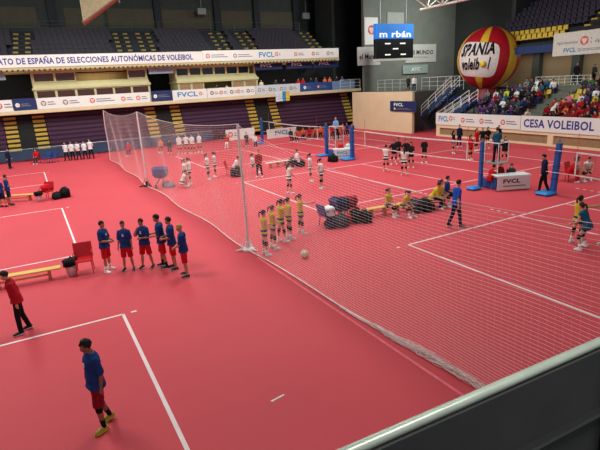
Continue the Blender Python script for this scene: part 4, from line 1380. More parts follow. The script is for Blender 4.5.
def remesh(b, vox, smooth=3):
    me = b.mesh('tmp')
    o = bpy.data.objects.new('tmp', me); C.objects.link(o)
    md = o.modifiers.new('r', 'REMESH'); md.mode = 'VOXEL'; md.voxel_size = vox; md.use_smooth_shade = True
    if smooth:
        sm = o.modifiers.new('s', 'SMOOTH'); sm.iterations = smooth; sm.factor = 0.5
    dg = bpy.context.evaluated_depsgraph_get()
    out = bpy.data.meshes.new_from_object(o.evaluated_get(dg))
    bpy.data.objects.remove(o); bpy.data.meshes.remove(me)
    return out


CACHE = {}


def piece(pose, part, hi=False):
    key = (pose, part, hi)
    if key in CACHE:
        return CACHE[key]
    J = fk(pose)
    vox = 0.0075 if hi else 0.012
    gv = 0.011 if hi else 0.016
    b = MB()
    H, R = J['head'], J['headR']
    if part == 'body':
        b = body_mb(J, hi); me = remesh(b, vox, 2 if hi else 2)
        me.materials.append(skin()); me.materials.append(M('eye_white', 220, 214, 208)); me.materials.append(M('eye_iris', 40, 28, 22)); me.materials.append(M('lips', 164, 92, 84))
        if hi:
            for p in me.polygons:
                q = R.T @ (np.array(p.center) - H)
                if q[1] > 0.05:
                    for s in (-1, 1):
                        dx, dz = q[0] - s * 0.032, q[2] + 0.0
                        if (dx / 0.015) ** 2 + (dz / 0.009) ** 2 < 1: p.material_index = 2 if abs(dx) < 0.007 else 1
                        if abs(dx) < 0.02 and 0.016 < dz < 0.025: p.material_index = 2
                    if abs(q[0]) < 0.024 and abs(q[2] + 0.062) < 0.009: p.material_index = 3
    elif part in ('jersey', 'jacket', 'vest'):
        g = 0.02 if part != 'vest' else 0.016
        hem = -0.11 if part == 'jersey' else -0.09
        rr = [(hem, 0.192 + g, 0.146 + g, -0.004), (hem + 0.01, 0.198 + g, 0.15 + g, -0.006)] + [(z, w + g, h + g, c) for z, w, h, c in TORSO if z > -0.05 and z < 0.53] + [(0.548, 0.082, 0.078, -0.014)]
        if part != 'vest': rr = [(z, max(w, 0.19 if z < 0.12 else 0.166) if z < 0.45 else w, max(h, 0.15 if z < 0.12 else 0.13) if z < 0.4 else h, c) for z, w, h, c in rr]
        b.rings([ering(J, *q) for q in rr])
        for k in 'RL':
            sh, el, wr, d, inn = J['arm' + k]
            if part == 'jersey': b.tube([sh, sh + (el - sh) * 0.3, sh + (el - sh) * 0.82], [0.068, 0.071, 0.075], 14, True)
            elif part == 'jacket':
                b.tube([sh, sh + (el - sh) * 0.5, el, el + (wr - el) * 0.1], [0.078, 0.073, 0.062, 0.06], 12, True); b.tube([el - d * 0.02, el + d * 0.12, wr - d * 0.03, wr], [0.061, 0.06, 0.05, 0.042], 12)
            else: b.tube([sh, sh + (el - sh) * 0.14], [0.075, 0.07], 12, True)
        if part == 'jacket':
            nk = J['neck']; b.tube([nk - J['Rt'] @ np.array([0, 0, 0.04]), nk + J['Rt'] @ np.array([0, 0, 0.035])], [0.075, 0.066], 12)
        me = remesh(b, gv, 2)
    elif part in ('shorts', 'briefs', 'trousers'):
        g = 0.018
        b.rings([ering(J, z, w + g, h + g, c) for z, w, h, c in ((-0.15, 0.09, 0.09, -0.005), (-0.07, 0.158, 0.118, -0.01), (0.0, 0.17, 0.124, -0.012), (0.075, 0.158, 0.112, 0.0))])
        for k in 'RL':
            hip, kn, an, fd = J['leg' + k]
            if part == 'shorts': b.tube([hip, hip + (kn - hip) * 0.4, hip + (kn - hip) * 0.96], [0.106, 0.108, 0.102], 14)
            elif part == 'briefs': b.tube([hip, hip + (kn - hip) * 0.36], [0.103, 0.098], 14)
            else:
                b.tube([hip, hip + (kn - hip) * 0.5, kn, kn + (an - kn) * 0.1], [0.105, 0.092, 0.075, 0.072], 14); b.tube([kn + (hip - kn) * 0.06, kn, kn + (an - kn) * 0.5, kn + (an - kn) * 1.02], [0.074, 0.073, 0.068, 0.062], 14)
        me = remesh(b, gv, 2)
    elif part in ('sockR', 'sockL'):
        hip, kn, an, fd = J['leg' + part[-1]]
        b.tube([kn + (an - kn) * 0.62, kn + (an - kn) * 0.8, an], [0.053, 0.045, 0.045], 14); me = b.mesh('sock', True)
    elif part in ('padR', 'padL'):
        hip, kn, an, fd = J['leg' + part[-1]]
        b.tube([kn + (hip - kn) * 0.2, kn + (hip - kn) * 0.06, kn + (an - kn) * 0.06, kn + (an - kn) * 0.22], [0.068, 0.07, 0.068, 0.064], 14); me = b.mesh('knee_pad', True)
    elif part in ('shoeR', 'shoeL'):
        hip, kn, an, fd = J['leg' + part[-1]]
        b.rings(foot_rings(an, fd, 0.012)); me = b.mesh('shoe', True)
    elif part in ('soleR', 'soleL'):
        hip, kn, an, fd = J['leg' + part[-1]]
        side = np.cross(fd, np.array([0, 0, 1.0])); side /= np.linalg.norm(side); up = np.cross(side, fd)
        s0 = an - up * 0.074
        prof = [(-0.078, 0.028), (-0.04, 0.048), (0.05, 0.05), (0.12, 0.06), (0.18, 0.046), (0.21, 0.02)]
        ring = [s0 + fd * t + side * w for t, w in prof] + [s0 + fd * t - side * w for t, w in prof[::-1]]
        b.rings([ring, [q + up * 0.026 for q in ring]]); me = b.mesh('sole', True)
    elif part in ('hair', 'hair_long', 'hair_pony', 'hair_bun'):
        def hf(p):
            q = headfn(p)
            fr = max(0, q[1] / 0.1)
            if q[1] > 0.045: q[2] = max(q[2], 0.055 + 0.01 * math.sin(q[0] * 90))
            lo = -0.055 if part == 'hair' else -0.08
            if q[1] <= 0.045: q[2] = max(q[2], lo + 0.5 * max(0, q[1] + 0.03))
            return q
        b.ell(H + R @ np.array([0, -0.012, 0.012]), (0.088, 0.108, 0.128), 24, 18, R, hf)
        if hi:
            rnd = random.Random(5)
            for i in range(26):
                a, e = rnd.random() * 6.28, 0.25 + rnd.random() * 0.9
                c = H + R @ np.array([0.078 * math.cos(a) * math.sin(e), -0.012 + 0.098 * math.sin(a) * math.sin(e), 0.012 + 0.116 * math.cos(e)])
                b.ell(c, (0.026, 0.026, 0.022), 8, 6)
        if part == 'hair_long':
            b.tube([H + R @ np.array([0, -0.085, 0.02]), H + R @ np.array([0, -0.105, -0.1]), J['neck'] + J['Rt'] @ np.array([0, -0.13, -0.09])], [0.07, 0.075, 0.05], 12, True)
        if part == 'hair_pony':
            b.tube([H + R @ np.array([0, -0.1, 0.05]), H + R @ np.array([0, -0.165, 0.045]), H + R @ np.array([0, -0.19, -0.06]), H + R @ np.array([0, -0.17, -0.17])], [0.025, 0.035, 0.035, 0.014], 10, True)
        if part == 'hair_bun':
            b.ell(H + R @ np.array([0, -0.12, 0.07]), (0.045, 0.045, 0.045), 10, 8)
        me = remesh(b, 0.009 if hi else 0.013, 1)
    if not me.materials:
        me.materials.append(skin())
    CACHE[key] = me
    J_CACHE[pose] = J
    return me


J_CACHE = {}


def set_mat(o, m, i=0):
    o.material_slots[i].link = 'OBJECT'
    o.material_slots[i].material = m


def person(label, loc, h, pose='stand', height=1.75, top='white', bot='black', style='jersey', legs='shorts', hair='hair', hc='hair_dark', sk=0, shoes='white', socks=None, pads=None, hi=False, group=None, number=None, ncol=None, sole='white', cat='person'):
    me = piece(pose, 'body', hi)
    J = fk(pose)
    s = height / 1.95
    o = bpy.data.objects.new('person', me); C.objects.link(o)
    o.scale = (s * 0.92, s * 0.94, s); o.rotation_euler = (0, 0, heading(h))
    o.location = (loc[0], loc[1], loc[2] + J['dz'] * s)
    set_mat(o, skin(sk))
    tag(o, label, cat, group)
    def ch(name, part, m):
        c = bpy.data.objects.new(name, piece(pose, part, hi)); C.objects.link(c); c.parent = o; set_mat(c, m); return c
    hs = {'jersey': 'jersey', 'jacket': 'jacket', 'vest': 'jersey'}
    tj = ch(hs[style], style, cloth(top))
    ch({'shorts': 'shorts', 'briefs': 'shorts', 'trousers': 'trousers'}[legs], legs, cloth(bot))
    ch('hair', hair, M(hc, *COL[hc], rough=0.7, scale=40, var=0.25))
    for k in 'RL':
        so = ch('shoe', 'shoe' + k, M('shoe_' + shoes, *COL[shoes], rough=0.5))
        if hi: 
            c = bpy.data.objects.new('sole', piece(pose, 'sole' + k, hi)); C.objects.link(c); c.parent = so; set_mat(c, M('shoe_' + sole, *COL[sole], rough=0.5))
        if socks: ch('sock', 'sock' + k, cloth(socks))
        if pads: ch('knee_pad', 'pad' + k, cloth(pads))
    if number:
        for front in (1, -1):
            z0, hh, ww = (0.3, 0.1, 0.075 if len(number) == 1 else 0.12) if front > 0 else (0.2, 0.2, 0.13 if len(number) == 1 else 0.22)
            yf = (0.118 + 0.026) if front > 0 else -(0.118 + 0.03)
            base = np.array([-front * ww / 2 * -1 * -1, yf, z0])
            e1 = np.array([-1.0 * front, 0, 0]); base = np.array([front * ww / 2, yf, z0])
            Rt = J['Rt']
            letters(number, Rt @ base, ww, hh, (Rt @ e1, Rt @ np.array([0, 0, 1.0])), cloth(ncol or 'white'), tj, 0.06, 'shirt_number')
    return o


def P(px, py, label, h, pose='stand', z=0.0, **k):
    return person(label, G(px, py, z), h, pose, **k)


BOY = dict(top='blue', bot='red', style='jersey', legs='shorts', height=1.8, hi=True, shoes='black', sk=1, group='boys of the blue and red team')
P(104, 427, 'player in blue jersey walking alone in the foreground, yellow shoes', 226, 'stroll', **{**BOY, 'height': 1.84, 'bot': 'darkred', 'shoes': 'gold', 'sole': 'lime', 'socks': 'black', 'hc': 'hair_black', 'sk': 2, 'number': '9', 'pads': 'black'})
P(24, 332, 'coach in red jacket and black trousers walking at the left edge', 240, 'leanwalk', top='coachred', bot='black', style='jacket', legs='trousers', height=1.78, hi=True, shoes='black', sole='white', hc='hair_dark')
P(109, 271, 'player in blue jersey next to the red armchair, hands held forward', 105, 'hold', **{**BOY, 'socks': 'white', 'number': '4', 'shoes': 'white', 'hc': 'hair_black', 'height': 1.82})
P(129.5, 270, 'player in blue jersey facing the camera with arms hanging, second from the red armchair', 178, 'stand', **{**BOY, 'number': '8', 'height': 1.77, 'hc': 'hair_black'})
P(148, 267.5, 'player in blue jersey with a hand raised to the chin, middle of the group', 196, 'chin', **{**BOY, 'number': '5', 'height': 1.80})
P(165, 267, 'tallest dark-haired player in blue jersey turned left, forearms forward', 262, 'hold2', **{**BOY, 'socks': 'black', 'number': '11', 'height': 1.93, 'hc': 'hair_black'})
P(175, 268.5, 'player in blue jersey half hidden behind the blond one, looking left', 258, 'hold', **{**BOY, 'number': '7', 'height': 1.86})
P(186.5, 276, 'blond player in blue jersey at the right end of the group', 268, 'low', **{**BOY, 'number': '2', 'hc': 'hair_blond', 'height': 1.8})
P(4, 207, 'player in blue shirt with white number at the left frame edge, front one of two', 15, 'stand', **{**BOY, 'bot': 'navy', 'number': '9', 'hi': False, 'group': 'pair in blue at the left edge', 'height': 1.72})
P(11, 205, 'player in blue shirt at the left frame edge, rear one of two', 60, 'hold', **{**BOY, 'bot': 'navy', 'hi': False, 'group': 'pair in blue at the left edge', 'height': 1.78})
P(10.5, 168.5, 'man in dark navy clothes standing at the far wall on the left', 100, 'stand2', top='navy', bot='navy', style='jacket', legs='trousers', shoes='black')
P(38, 163.5, 'person in a red top sitting on the dark red chair by the far barrier', 180, 'sit', top='red', bot='darkgrey', legs='trousers', style='jacket')
for i, (px, py, hh, lb) in enumerate(((67.5, 160.8, 1.74, 'leftmost'), (73.5, 160.2, 1.76, 'second from left'), (79.5, 159.8, 1.76, 'middle one'), (86, 159, 1.70, 'fourth from left'), (92, 158.5, 1.86, 'rightmost and tallest'))):
    P(px, py, 'person in white shirt and black trousers, far barrier row, ' + lb, 180 + 8 * (i % 3 - 1), ('behind', 'stand', 'low', 'stand2', 'behind')[i], top='white', bot='black', legs='trousers', style='jersey', height=hh, shoes='black', group='row of white shirts at the far wall')
WH = dict(top='white', bot='black', style='vest', legs='briefs', pads='black', height=1.74, hair='hair_pony', group='players in white behind the net')
for i, (px, py, lb, po) in enumerate(((180.5, 154, 'leftmost', 'stand'), (187.5, 153.5, 'second from left', 'hips'), (193.5, 153.5, 'third from left', 'low'), (200.5, 152.5, 'rightmost', 'stand2'))):
    P(px, py, 'player in white shirt in the far group seen through the net, ' + lb, 175 + 12 * i, po, **{**WH, 'style': 'jersey', 'height': 1.85})
P(162, 152, 'person in orange-red top sitting by the far barrier behind the net', 180, 'sit', top='orange', bot='black', legs='trousers', style='jacket')
P(171, 152.5, 'person in dark clothes sitting left of the far white-shirted group', 180, 'sitlean', top='darkgrey', bot='black', legs='trousers', style='jacket')
P(130, 155.5, 'person in red top sitting low behind the left end of the net', 180, 'sit', top='red', bot='darkgrey', legs='trousers', style='jacket')
P(187, 186.5, 'player in white standing beside the crouching one, left of two', 100, 'hold', **WH)
P(191, 184.5, 'player in white standing beside the crouching one, right of two', 280, 'hold2', **WH)
P(182.5, 188, 'player in white crouching near the blue ball cart', 70, 'crouch', **WH)
P(209, 179.5, 'player in white with hands on hips, left of the chatting pair', 100, 'hips', **WH)
P(216, 177, 'player in white turned towards a teammate, right of the chatting pair', 280, 'hold2', **WH)
x, y, _ = G(231, 175); chair(x, y, heading(95), 'red', 'red chair right of the tall net post')
P(235, 174.5, 'person in white shirt and dark trousers sitting on the red chair by the net post', 95, 'sitlean', top='white', bot='black', legs='trousers')
P(253, 172.5, 'player in white sitting right of the net post', 110, 'sit', **WH)
P(260, 177, 'person in red jacket and black trousers standing left of the low white bench', 200, 'stand2', top='darkred', bot='black', legs='trousers', style='jacket', height=1.8, hc='hair_black')
P(298, 168, 'person in white shirt sitting among the black bags', 250, 'sit', top='white', bot='black', legs='trousers')
P(290, 193.5, 'player in white with long dark hair just above the girls in yellow', 60, 'low', **{**WH, 'hair': 'hair_long', 'hc': 'hair_black'})
P(311, 181.5, 'player in white standing left of two on the court line', 100, 'stand', **{**WH, 'hc': 'hair_black'})
P(321.5, 188.5, 'player in white standing right of two on the court line', 130, 'stand2', **{**WH, 'hc': 'hair_black'})
YE = dict(top='yellow', bot='blue', style='vest', legs='briefs', pads='black', socks='white', height=1.68, hair='hair_pony', group='girls in yellow behind the net')
P(266, 254.5, 'girl in yellow and blue, nearest of the line behind the net', 75, 'hold', **{**YE, 'hi': True})
P(274, 248.5, 'girl in yellow and blue, second of the line behind the net', 70, 'low', **{**YE, 'hi': True, 'hc': 'hair_brown'})
P(282, 242, 'girl in yellow and blue with dark hair, third of the line behind the net', 60, 'hold2', **{**YE, 'hi': True, 'hc': 'hair_black', 'height': 1.72})
P(290, 238.5, 'girl in yellow and blue, fourth of the line behind the net', 75, 'hips', **{**YE, 'hi': True})
P(301.5, 233.5, 'girl in yellow pointing to the right at the end of the line', 80, 'point', **{**YE, 'hi': True, 'height': 1.66})
P(388, 216, 'girl in yellow sitting on the bench, left of two', 140, 'sit', **{**YE, 'height': 1.66, 'pads': 'black', 'group': 'girls in yellow on the bench'})
P(403, 216.5, 'girl in yellow with legs stretched sitting on the bench, right of two', 130, 'sitlean', **{**YE, 'group': 'girls in yellow on the bench'})
P(432, 208.5, 'person in yellow top and navy trousers sitting bent forward on the bench', 110, 'sitlean', top='yellow', bot='navy', legs='trousers', style='jacket', height=1.72)
P(440, 206.5, 'girl in yellow sitting between the bent-forward person and the man in blue', 120, 'sit', **{**YE, 'group': 'girls in yellow on the bench'})
P(446, 204.5, 'man in blue shirt sitting upright at the right end of the bench', 110, 'sit', top='blue', bot='navy', legs='trousers', height=1.8, hc='hair_black')
P(455.5, 227, 'coach in blue shirt and navy trousers walking right past the bench', 75, 'walk', top='royal', bot='navy', legs='trousers', height=1.94, hc='hair_black', shoes='black', hi=True)
BK = dict(top='black', bot='black', style='jersey', legs='briefs', pads='black', height=1.76, hair='hair_long', hc='hair_black', group='players in black on the middle court')
P(386, 171, 'player in white and black shorts at the middle net, left of two', 20, 'stand', **{**WH, 'hc': 'hair_black', 'hair': 'hair_bun'})
P(404, 175, 'player in white with long dark hair at the middle net, right of two', 20, 'stand2', **{**WH, 'hair': 'hair_long', 'hc': 'hair_black'})
P(394, 164.5, 'player in black behind the middle net with the leftmost place', 190, 'hips', **BK)
P(398, 162, 'player in black behind the middle net, second from left', 200, 'stand', **BK)
P(406, 164, 'player in black behind the middle net, third from left', 170, 'hips', **BK)
P(411, 168, 'player in black behind the middle net, beside the white player', 210, 'low', **BK)
P(424, 163, 'player in black standing apart in the middle court', 180, 'stand', **{**BK, 'hair': 'hair_bun'})
P(453, 153.5, 'player in black at the left end of the far line-up by the stand', 120, 'stand2', **BK)
P(459, 147, 'tall man in dark blue tracksuit in the far line-up by the stand', 170, 'stand', top='navy', bot='navy', legs='trousers', style='jacket', height=1.86)
P(470, 160, 'player in red shirt at the net in front of the far line-up', 160, 'stand2', **{**BK, 'top': 'red', 'group': 'players in red by the stand'})
P(476, 151, 'player in red shirt behind the near umpire post', 150, 'stand', **{**BK, 'top': 'red', 'group': 'players in red by the stand'})
P(482, 150, 'player in black with bare arms left of the umpire in blue', 190, 'hips', **BK)
P(487, 149, 'player in black with long hair just left of the umpire in blue', 180, 'low', **BK)
P(498, 147, 'player in black behind the umpire in blue, near the sponsor board', 170, 'stand', **BK)
P(504, 162.5, 'player in black right of the umpire in blue', 200, 'stand2', **BK)
person('umpire in blue shirt and black trousers standing on the near white ladder', (-16.0, 19.65, 1.25), 0, 'low', 1.8, top='teal', bot='black', legs='trousers', shoes='black', hc='hair_black')
person('umpire in pale blue shirt standing on the far white ladder', (-30.5, 19.9, 1.25), 200, 'low', 1.75, top='sky', bot='black', legs='trousers', shoes='black', hc='hair_grey')
P(489, 189, 'person in red jacket sitting behind the near ladder', 60, 'sitlean', top='red', bot='darkgrey', legs='trousers', style='jacket', height=1.75)
P(499, 187, 'official in red top sitting left at the near scorer table', 150, 'sit', top='darkred', bot='black', legs='trousers', style='jacket', hc='hair_black')
P(509, 186, 'official in dark and red top sitting right at the near scorer table', 190, 'sitlean', top='darkgrey', bot='black', legs='trousers', style='jacket', hc='hair_black')
P(348.5, 157, 'official in white sitting at the far scorer table, right of two', 180, 'sit', top='white', bot='black', legs='trousers')
P(341, 158, 'official in red sitting at the far scorer table, left of two', 180, 'sit', top='red', bot='black', legs='trousers')
P(542.5, 193, 'man in dark suit walking left beside the thick blue post', 285, 'walk', top='navy', bot='black', style='jacket', legs='trousers', height=1.95, hc='hair_black', shoes='black', hi=True)
x, y, _ = G(563, 181); chair(x, y, heading(120), 'red', 'red chair at the right of the dark-suited man')
x, y, _ = G(572, 180); chair(x, y, heading(140), 'red', 'red chair under the person in white at the right net')
P(568, 182, 'person in red sitting low on the red chair behind the right net', 120, 'sitlean', top='red', bot='red', legs='trousers', style='jacket')
P(575, 181, 'player in white sitting behind the right net, left of two', 130, 'sit', **{**WH, 'group': 'seated players behind the right net'})
P(586, 179, 'player in white with dark hair sitting behind the right net, right of two', 200, 'sitlean', **{**WH, 'hc': 'hair_black', 'group': 'seated players behind the right net'})
YF = {**YE, 'hi': True, 'group': 'girls in yellow at the right edge'}
P(585, 249.5, 'girl in teal top and shorts bending forward at the right edge', 330, 'ready', **{**YF, 'top': 'teal', 'bot': 'teal', 'height': 1.74})
P(576, 243, 'girl in yellow stretching an arm to the right, behind the teal one', 75, 'point', **{**YF, 'height': 1.72, 'hc': 'hair_black'})
P(606, 246, 'girl in yellow cut off by the right frame edge', 280, 'point', **YF)
# team in orange along the far wall
cols = ['darkgrey', 'orange', 'orange', 'red', 'orange', 'orange', 'red', 'orange', 'orange', 'blue', 'blue']
ox = [291, 298, 304, 310, 316, 321, 333, 338, 343, 347, 352]
bench(G(290, 141), G(356, 133.5), 'long low bench under the team in orange at the far wall', M('grey_bench', 120, 120, 120), None)
for i, (px, c) in enumerate(zip(ox, cols)):
    P(px, 141.2 - (px - 290) * 0.115 + 0.3, 'person in %s top sitting on the far bench, %s from left' % (c, ('first', 'second', 'third', 'fourth', 'fifth', 'sixth', 'seventh', 'eighth', 'ninth', 'tenth', 'eleventh')[i]), 165 + (i * 37) % 40, ('sit', 'sitlean', 'clap')[i % 3],
      top=c, bot='black', legs='trousers', style='jacket', group='team seated along the far wall', hc=('hair_dark', 'hair_black', 'hair_brown')[i % 3])
P(255.5, 147.5, 'person in white shirt at the far wall between the advertising boards', 170, 'sit', top='white', bot='navy', legs='trousers')
P(247, 145.5, 'person in dark blue at the far wall left of the blue post', 170, 'sit', top='navy', bot='black', legs='trousers')
P(228, 147.5, 'person in red at the far wall in front of the white board', 190, 'sit', top='red', bot='white', legs='trousers', style='jacket')
# balcony and concourse people (feet on the balcony slab)
P0 = dict(legs='trousers', style='jacket')
person('person in pale yellow standing on the balcony right of the press box', (-51.0, 23.6, 4.3), 180, 'stand', 1.75, top='cream', bot='beige', **P0)
person('person in black sitting at the counter of the smaller press box, left of two', (-51.85, 18.7, 4.45), 170, 'sitlean', 1.8, top='black', bot='black', **P0)
person('person in white sitting at the counter of the smaller press box, right of two', (-51.85, 19.9, 4.45), 190, 'sitlean', 1.75, top='white', bot='black', **P0)
for i, (y, c, po) in enumerate(((25.4, 'darkgrey', 'stand'), (26.6, 'navy', 'hips'), (28.3, 'red', 'low'), (29.1, 'red', 'stand'), (30.0, 'navy', 'stand'), (30.9, 'darkgrey', 'low'), (31.9, 'orange', 'stand2'), (32.8, 'orange', 'stand'), (33.6, 'navy', 'stand'), (34.6, 'purple', 'low'))):
    person('spectator in %s jacket standing at the crowded end of the balcony, %s from left' % (c, ('first', 'second', 'third', 'fourth', 'fifth', 'sixth', 'seventh', 'eighth', 'ninth', 'tenth')[i]), (-51.0 - 0.3 * (i % 2), y, 4.3), 160 + i * 7, po, 1.7, top=c, bot='black', group='spectators on the balcony', **P0)
person('person in white top standing on the beige block behind the blue banner', (-39.2, 35.2, 3.9), 190, 'stand', 1.7, top='white', bot='navy', **P0)
person('person in dark top standing on the beige block, left of the one in white', (-40.2, 35.3, 3.9), 170, 'stand2', 1.7, top='darkgrey', bot='black', hc='hair_blond', **P0)
person('tall dark-clothed man standing at the rear rail of the right stand', (-26.6, 42.2, 4.0), 200, 'stand', 1.95, top='black', bot='black', **P0)
person('person in dark top standing at the rear near the right frame edge, left of two', (-24.9, 41.9, 4.0), 170, 'low', 1.75, top='darkgrey', bot='black', **P0)
person('person in pale top standing at the rear near the right frame edge, right of two', (-24.2, 41.9, 4.0), 190, 'stand', 1.75, top='cream', bot='navy', **P0)

# ================================================================== RIGHT STAND: SEATS AND SPECTATORS
def bucket_seat():
    b = MB()
    b.bbox(-0.21, 0.21, -0.02, 0.38, 0.34, 0.39, 0.02)
    b.hexa([(-0.21, 0.36, 0.37), (0.21, 0.36, 0.37), (0.21, 0.42, 0.37), (-0.21, 0.42, 0.37)], [(-0.18, 0.43, 0.72), (0.18, 0.43, 0.72), (0.18, 0.47, 0.7), (-0.18, 0.47, 0.7)])
    b.box(-0.05, 0.05, 0.1, 0.3, 0, 0.34)
    return b.mesh('stadium_seat')


seat_me = bucket_seat(); seat_me.materials.append(seat_pur)


def spectator_mesh(pose, lo=True, hairk='hair'):
    key = ('spec', pose, hairk)
    if key in CACHE: return CACHE[key]
    J = fk(pose)
    b = body_mb(J, False)
    pts = []
    H, R = J['head'], J['headR']
    # clothing volume
    g = 0.02
    b.rings([ering(J, z, w + g, h + g, c) for z, w, h, c in TORSO if z < 0.53])
    for z, w, h, c in TORSO:
        if z < 0.53:
            for a in np.linspace(0, 2 * PI, 9)[:-1]:
                pts.append((J['T'](z) @ np.array([w * math.cos(a), c + h * math.sin(a), z]), 2 if z > -0.02 else 3))
    for k in 'RL':
        sh, el, wr, d, inn = J['arm' + k]
        b.tube([sh, sh + (el - sh) * 0.5, el], [0.075, 0.07, 0.06], 10, True); b.tube([el, wr], [0.06, 0.046], 10, True)
        for t in np.linspace(0, 1, 7): pts.append((sh + (el - sh) * t, 2)); pts.append((el + (wr - el) * t * 0.95, 2))
        for t in (0.05, 0.1, 0.15): pts.append((wr + d * t, 0))
        hip, kn, an, fd = J['leg' + k]
        b.tube([hip, kn], [0.105, 0.08], 10, True); b.tube([kn, an], [0.078, 0.062], 10, True)
        for t in np.linspace(0, 1, 9): pts.append((hip + (kn - hip) * t, 3)); pts.append((kn + (an - kn) * t, 3))
        for t in (0.0, 0.06, 0.12, 0.18): pts.append((an - np.array([0, 0, 0.05]) + fd * t, 1))
    b.ell(H + R @ np.array([0, -0.014, 0.016]), (0.09, 0.106, 0.126), 14, 10, R, lambda p: np.array([p[0], p[1], max(p[2], -0.05) if p[1] < 0.04 else max(p[2], 0.05)]))
    if hairk == 'hair_long':
        b.tube([H + R @ np.array([0, -0.08, 0.0]), J['neck'] + J['Rt'] @ np.array([0, -0.12, -0.06])], [0.075, 0.06], 10, True)
        for t in np.linspace(0, 1, 4): pts.append((H + (J['neck'] + J['Rt'] @ np.array([0, -0.15, -0.06]) - H) * t + R @ np.array([0, -0.07, 0]), 1))
    for p, l in (((0, 0.09, -0.02), 0), ((0, 0.08, -0.08), 0), ((0.05, 0.06, -0.03), 0), ((-0.05, 0.06, -0.03), 0), ((0, 0.06, -0.11), 0), ((0, 0, -0.13), 0), ((0, 0, 0.12), 1), ((0, -0.1, 0.03), 1), ((0.08, -0.03, 0.04), 1), ((-0.08, -0.03, 0.04), 1), ((0, 0.09, 0.09), 1), ((0, -0.09, -0.04), 1), ((0, 0.1, 0.03), 0)):
        pts.append((H + R @ np.array(p), l))
    me = remesh(b, 0.026, 1)
    kd = kdtree.KDTree(len(pts))
    for i, (p, l) in enumerate(pts): kd.insert(Vector(p), i)
    kd.balance()
    for m in (skin(), M('hair_dark', *COL['hair_dark'], rough=0.7, scale=40, var=0.25), cloth('white'), cloth('black')): me.materials.append(m)
    for p in me.polygons: p.material_index = pts[kd.find(p.center)[1]][1]
    CACHE[key] = me
    return me


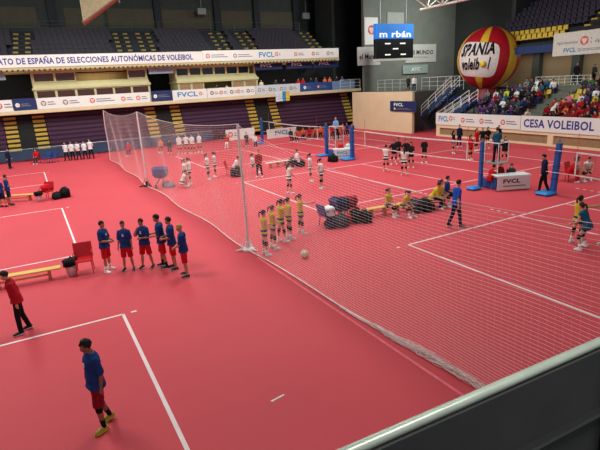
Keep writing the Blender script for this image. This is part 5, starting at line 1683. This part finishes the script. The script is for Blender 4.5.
ORD = ['first', 'second', 'third', 'fourth', 'fifth', 'sixth', 'seventh', 'eighth', 'ninth', 'tenth', 'eleventh', 'twelfth', 'thirteenth', 'fourteenth', 'fifteenth', 'sixteenth', 'seventeenth', 'eighteenth', 'nineteenth', 'twentieth']
rnd = random.Random(11)
AISLE = (-25.9, -24.5)
HC = ['hair_dark', 'hair_black', 'hair_brown', 'hair_dark', 'hair_black', 'hair_blond', 'hair_grey']
CL_LEFT = ['black', 'darkgrey', 'purple', 'black', 'darkgrey', 'white', 'navy', 'black', 'purple', 'grey', 'darkgrey', 'lime', 'teal', 'white', 'black', 'darkred']
CL_RED = ['darkred', 'red', 'darkred', 'red', 'darkred', 'darkred', 'black', 'orange', 'darkred']
CL_MIX = ['black', 'purple', 'darkgrey', 'white', 'navy', 'black', 'pink', 'green', 'darkgrey', 'purple', 'yellow']
nseat = 0
for r in range(NR - 1):
    z = 1.25 + 0.36 * r
    y = 33.4 + 0.85 * r + (0.47 if r == 0 else 0.42)
    cnt = {'left': 0, 'right': 0}
    x = -33.3 if r < 5 else -30.6
    while x < -15.5 + 0.0:
        if not (AISLE[0] - 0.15 < x < AISLE[1] + 0.15) and not (r < 3 and x < -30.5):
            blk = 'left' if x < AISLE[0] else 'right'
            # seats nobody can see beyond the frame edge are kept to one block
            yel = (blk == 'right' and ((r == 0 and x < -22.2) or (r in (4, 5) and x < -23.2) or (r == 3 and x < -23.9))) or (blk == 'left' and r == 5 and x > -27.2)
            s = bpy.data.objects.new('stadium_seat', seat_me); C.objects.link(s); s.location = (x, y - 0.05, z)
            s.material_slots[0].link = 'OBJECT'; s.material_slots[0].material = seat_yel if yel else seat_pur
            row = ORD[r]
            tag(s, ('yellow' if yel else 'purple') + ' plastic seat in the %s row of the right stand, %s the aisle' % (row, 'left of' if blk == 'left' else 'right of'), 'seat', '%s seats, row %s, %s block' % ('yellow' if yel else 'purple', row, blk))
            pr = 0.0 if yel and rnd.random() < 0.75 else (0.74 if blk == 'left' else (0.92 if r < 4 else 0.72))
            if blk == 'left' and x < -29.5: pr *= 0.75 if r > 0 else 0.3
            if rnd.random() < pr:
                col = rnd.choice(CL_LEFT) if blk == 'left' else rnd.choice(CL_RED if r < 3 else CL_MIX)
                po = rnd.choice(['sit', 'sitlean', 'clap', 'sit'])
                hk = rnd.choice(['hair', 'hair_long'])
                me = spectator_mesh(po, True, hk)
                o = bpy.data.objects.new('person', me); C.objects.link(o)
                hh = rnd.uniform(0.86, 1.0)
                o.scale = (hh, hh, hh)
                # facing the court (-Y)
                o.rotation_euler = (0, 0, PI + rnd.uniform(-0.3, 0.3))
                o.location = (x, y + 0.14, z + 0.39 + 0.125 * hh)
                hc = rnd.choice(HC)
                lc = rnd.choice(['black', 'navy', 'darkgrey', 'black', 'blue'])
                for i, m in enumerate((skin(rnd.choice([0, 0, 1])), M(hc, *COL[hc], rough=0.7, scale=40, var=0.25), cloth(col), cloth(lc))): set_mat(o, m, i)
                k = cnt[blk]; cnt[blk] += 1
                tag(o, '%s spectator %s the aisle, %s row of the right stand, %s top' % (ORD[min(k, 19)], 'left of' if blk == 'left' else 'right of', row, col.replace('dark', 'dark ')), 'person', 'spectators in the right stand')
        x += 0.52
person('large spectator in a white shirt bending over in the aisle end of the front rows', (-23.2, 34.4, 1.61), 150, 'bend', 1.9, top='white', bot='darkgrey', legs='trousers', hc='hair_dark')
person('spectator leaning over the front banner at the foot of the aisle', (-24.9, 33.8, 1.25), 200, 'bend', 1.6, top='cream', bot='darkgrey', legs='trousers', hc='hair_blond')
t = thing('aisle_steps', 'grey-green stepped aisle between the two blocks of the right stand', 'steps', ((AISLE[0] + AISLE[1]) / 2, 33.5, 1.25))
for r in range(NR * 2 - 2):
    b = MB(); b.box(-0.62, 0.62, 0.425 * r + 0.1, 0.425 * (r + 1) + 0.1, 0.0, 0.18 * (r + 1) - 0.03); b.build('step', conc_mid, t)
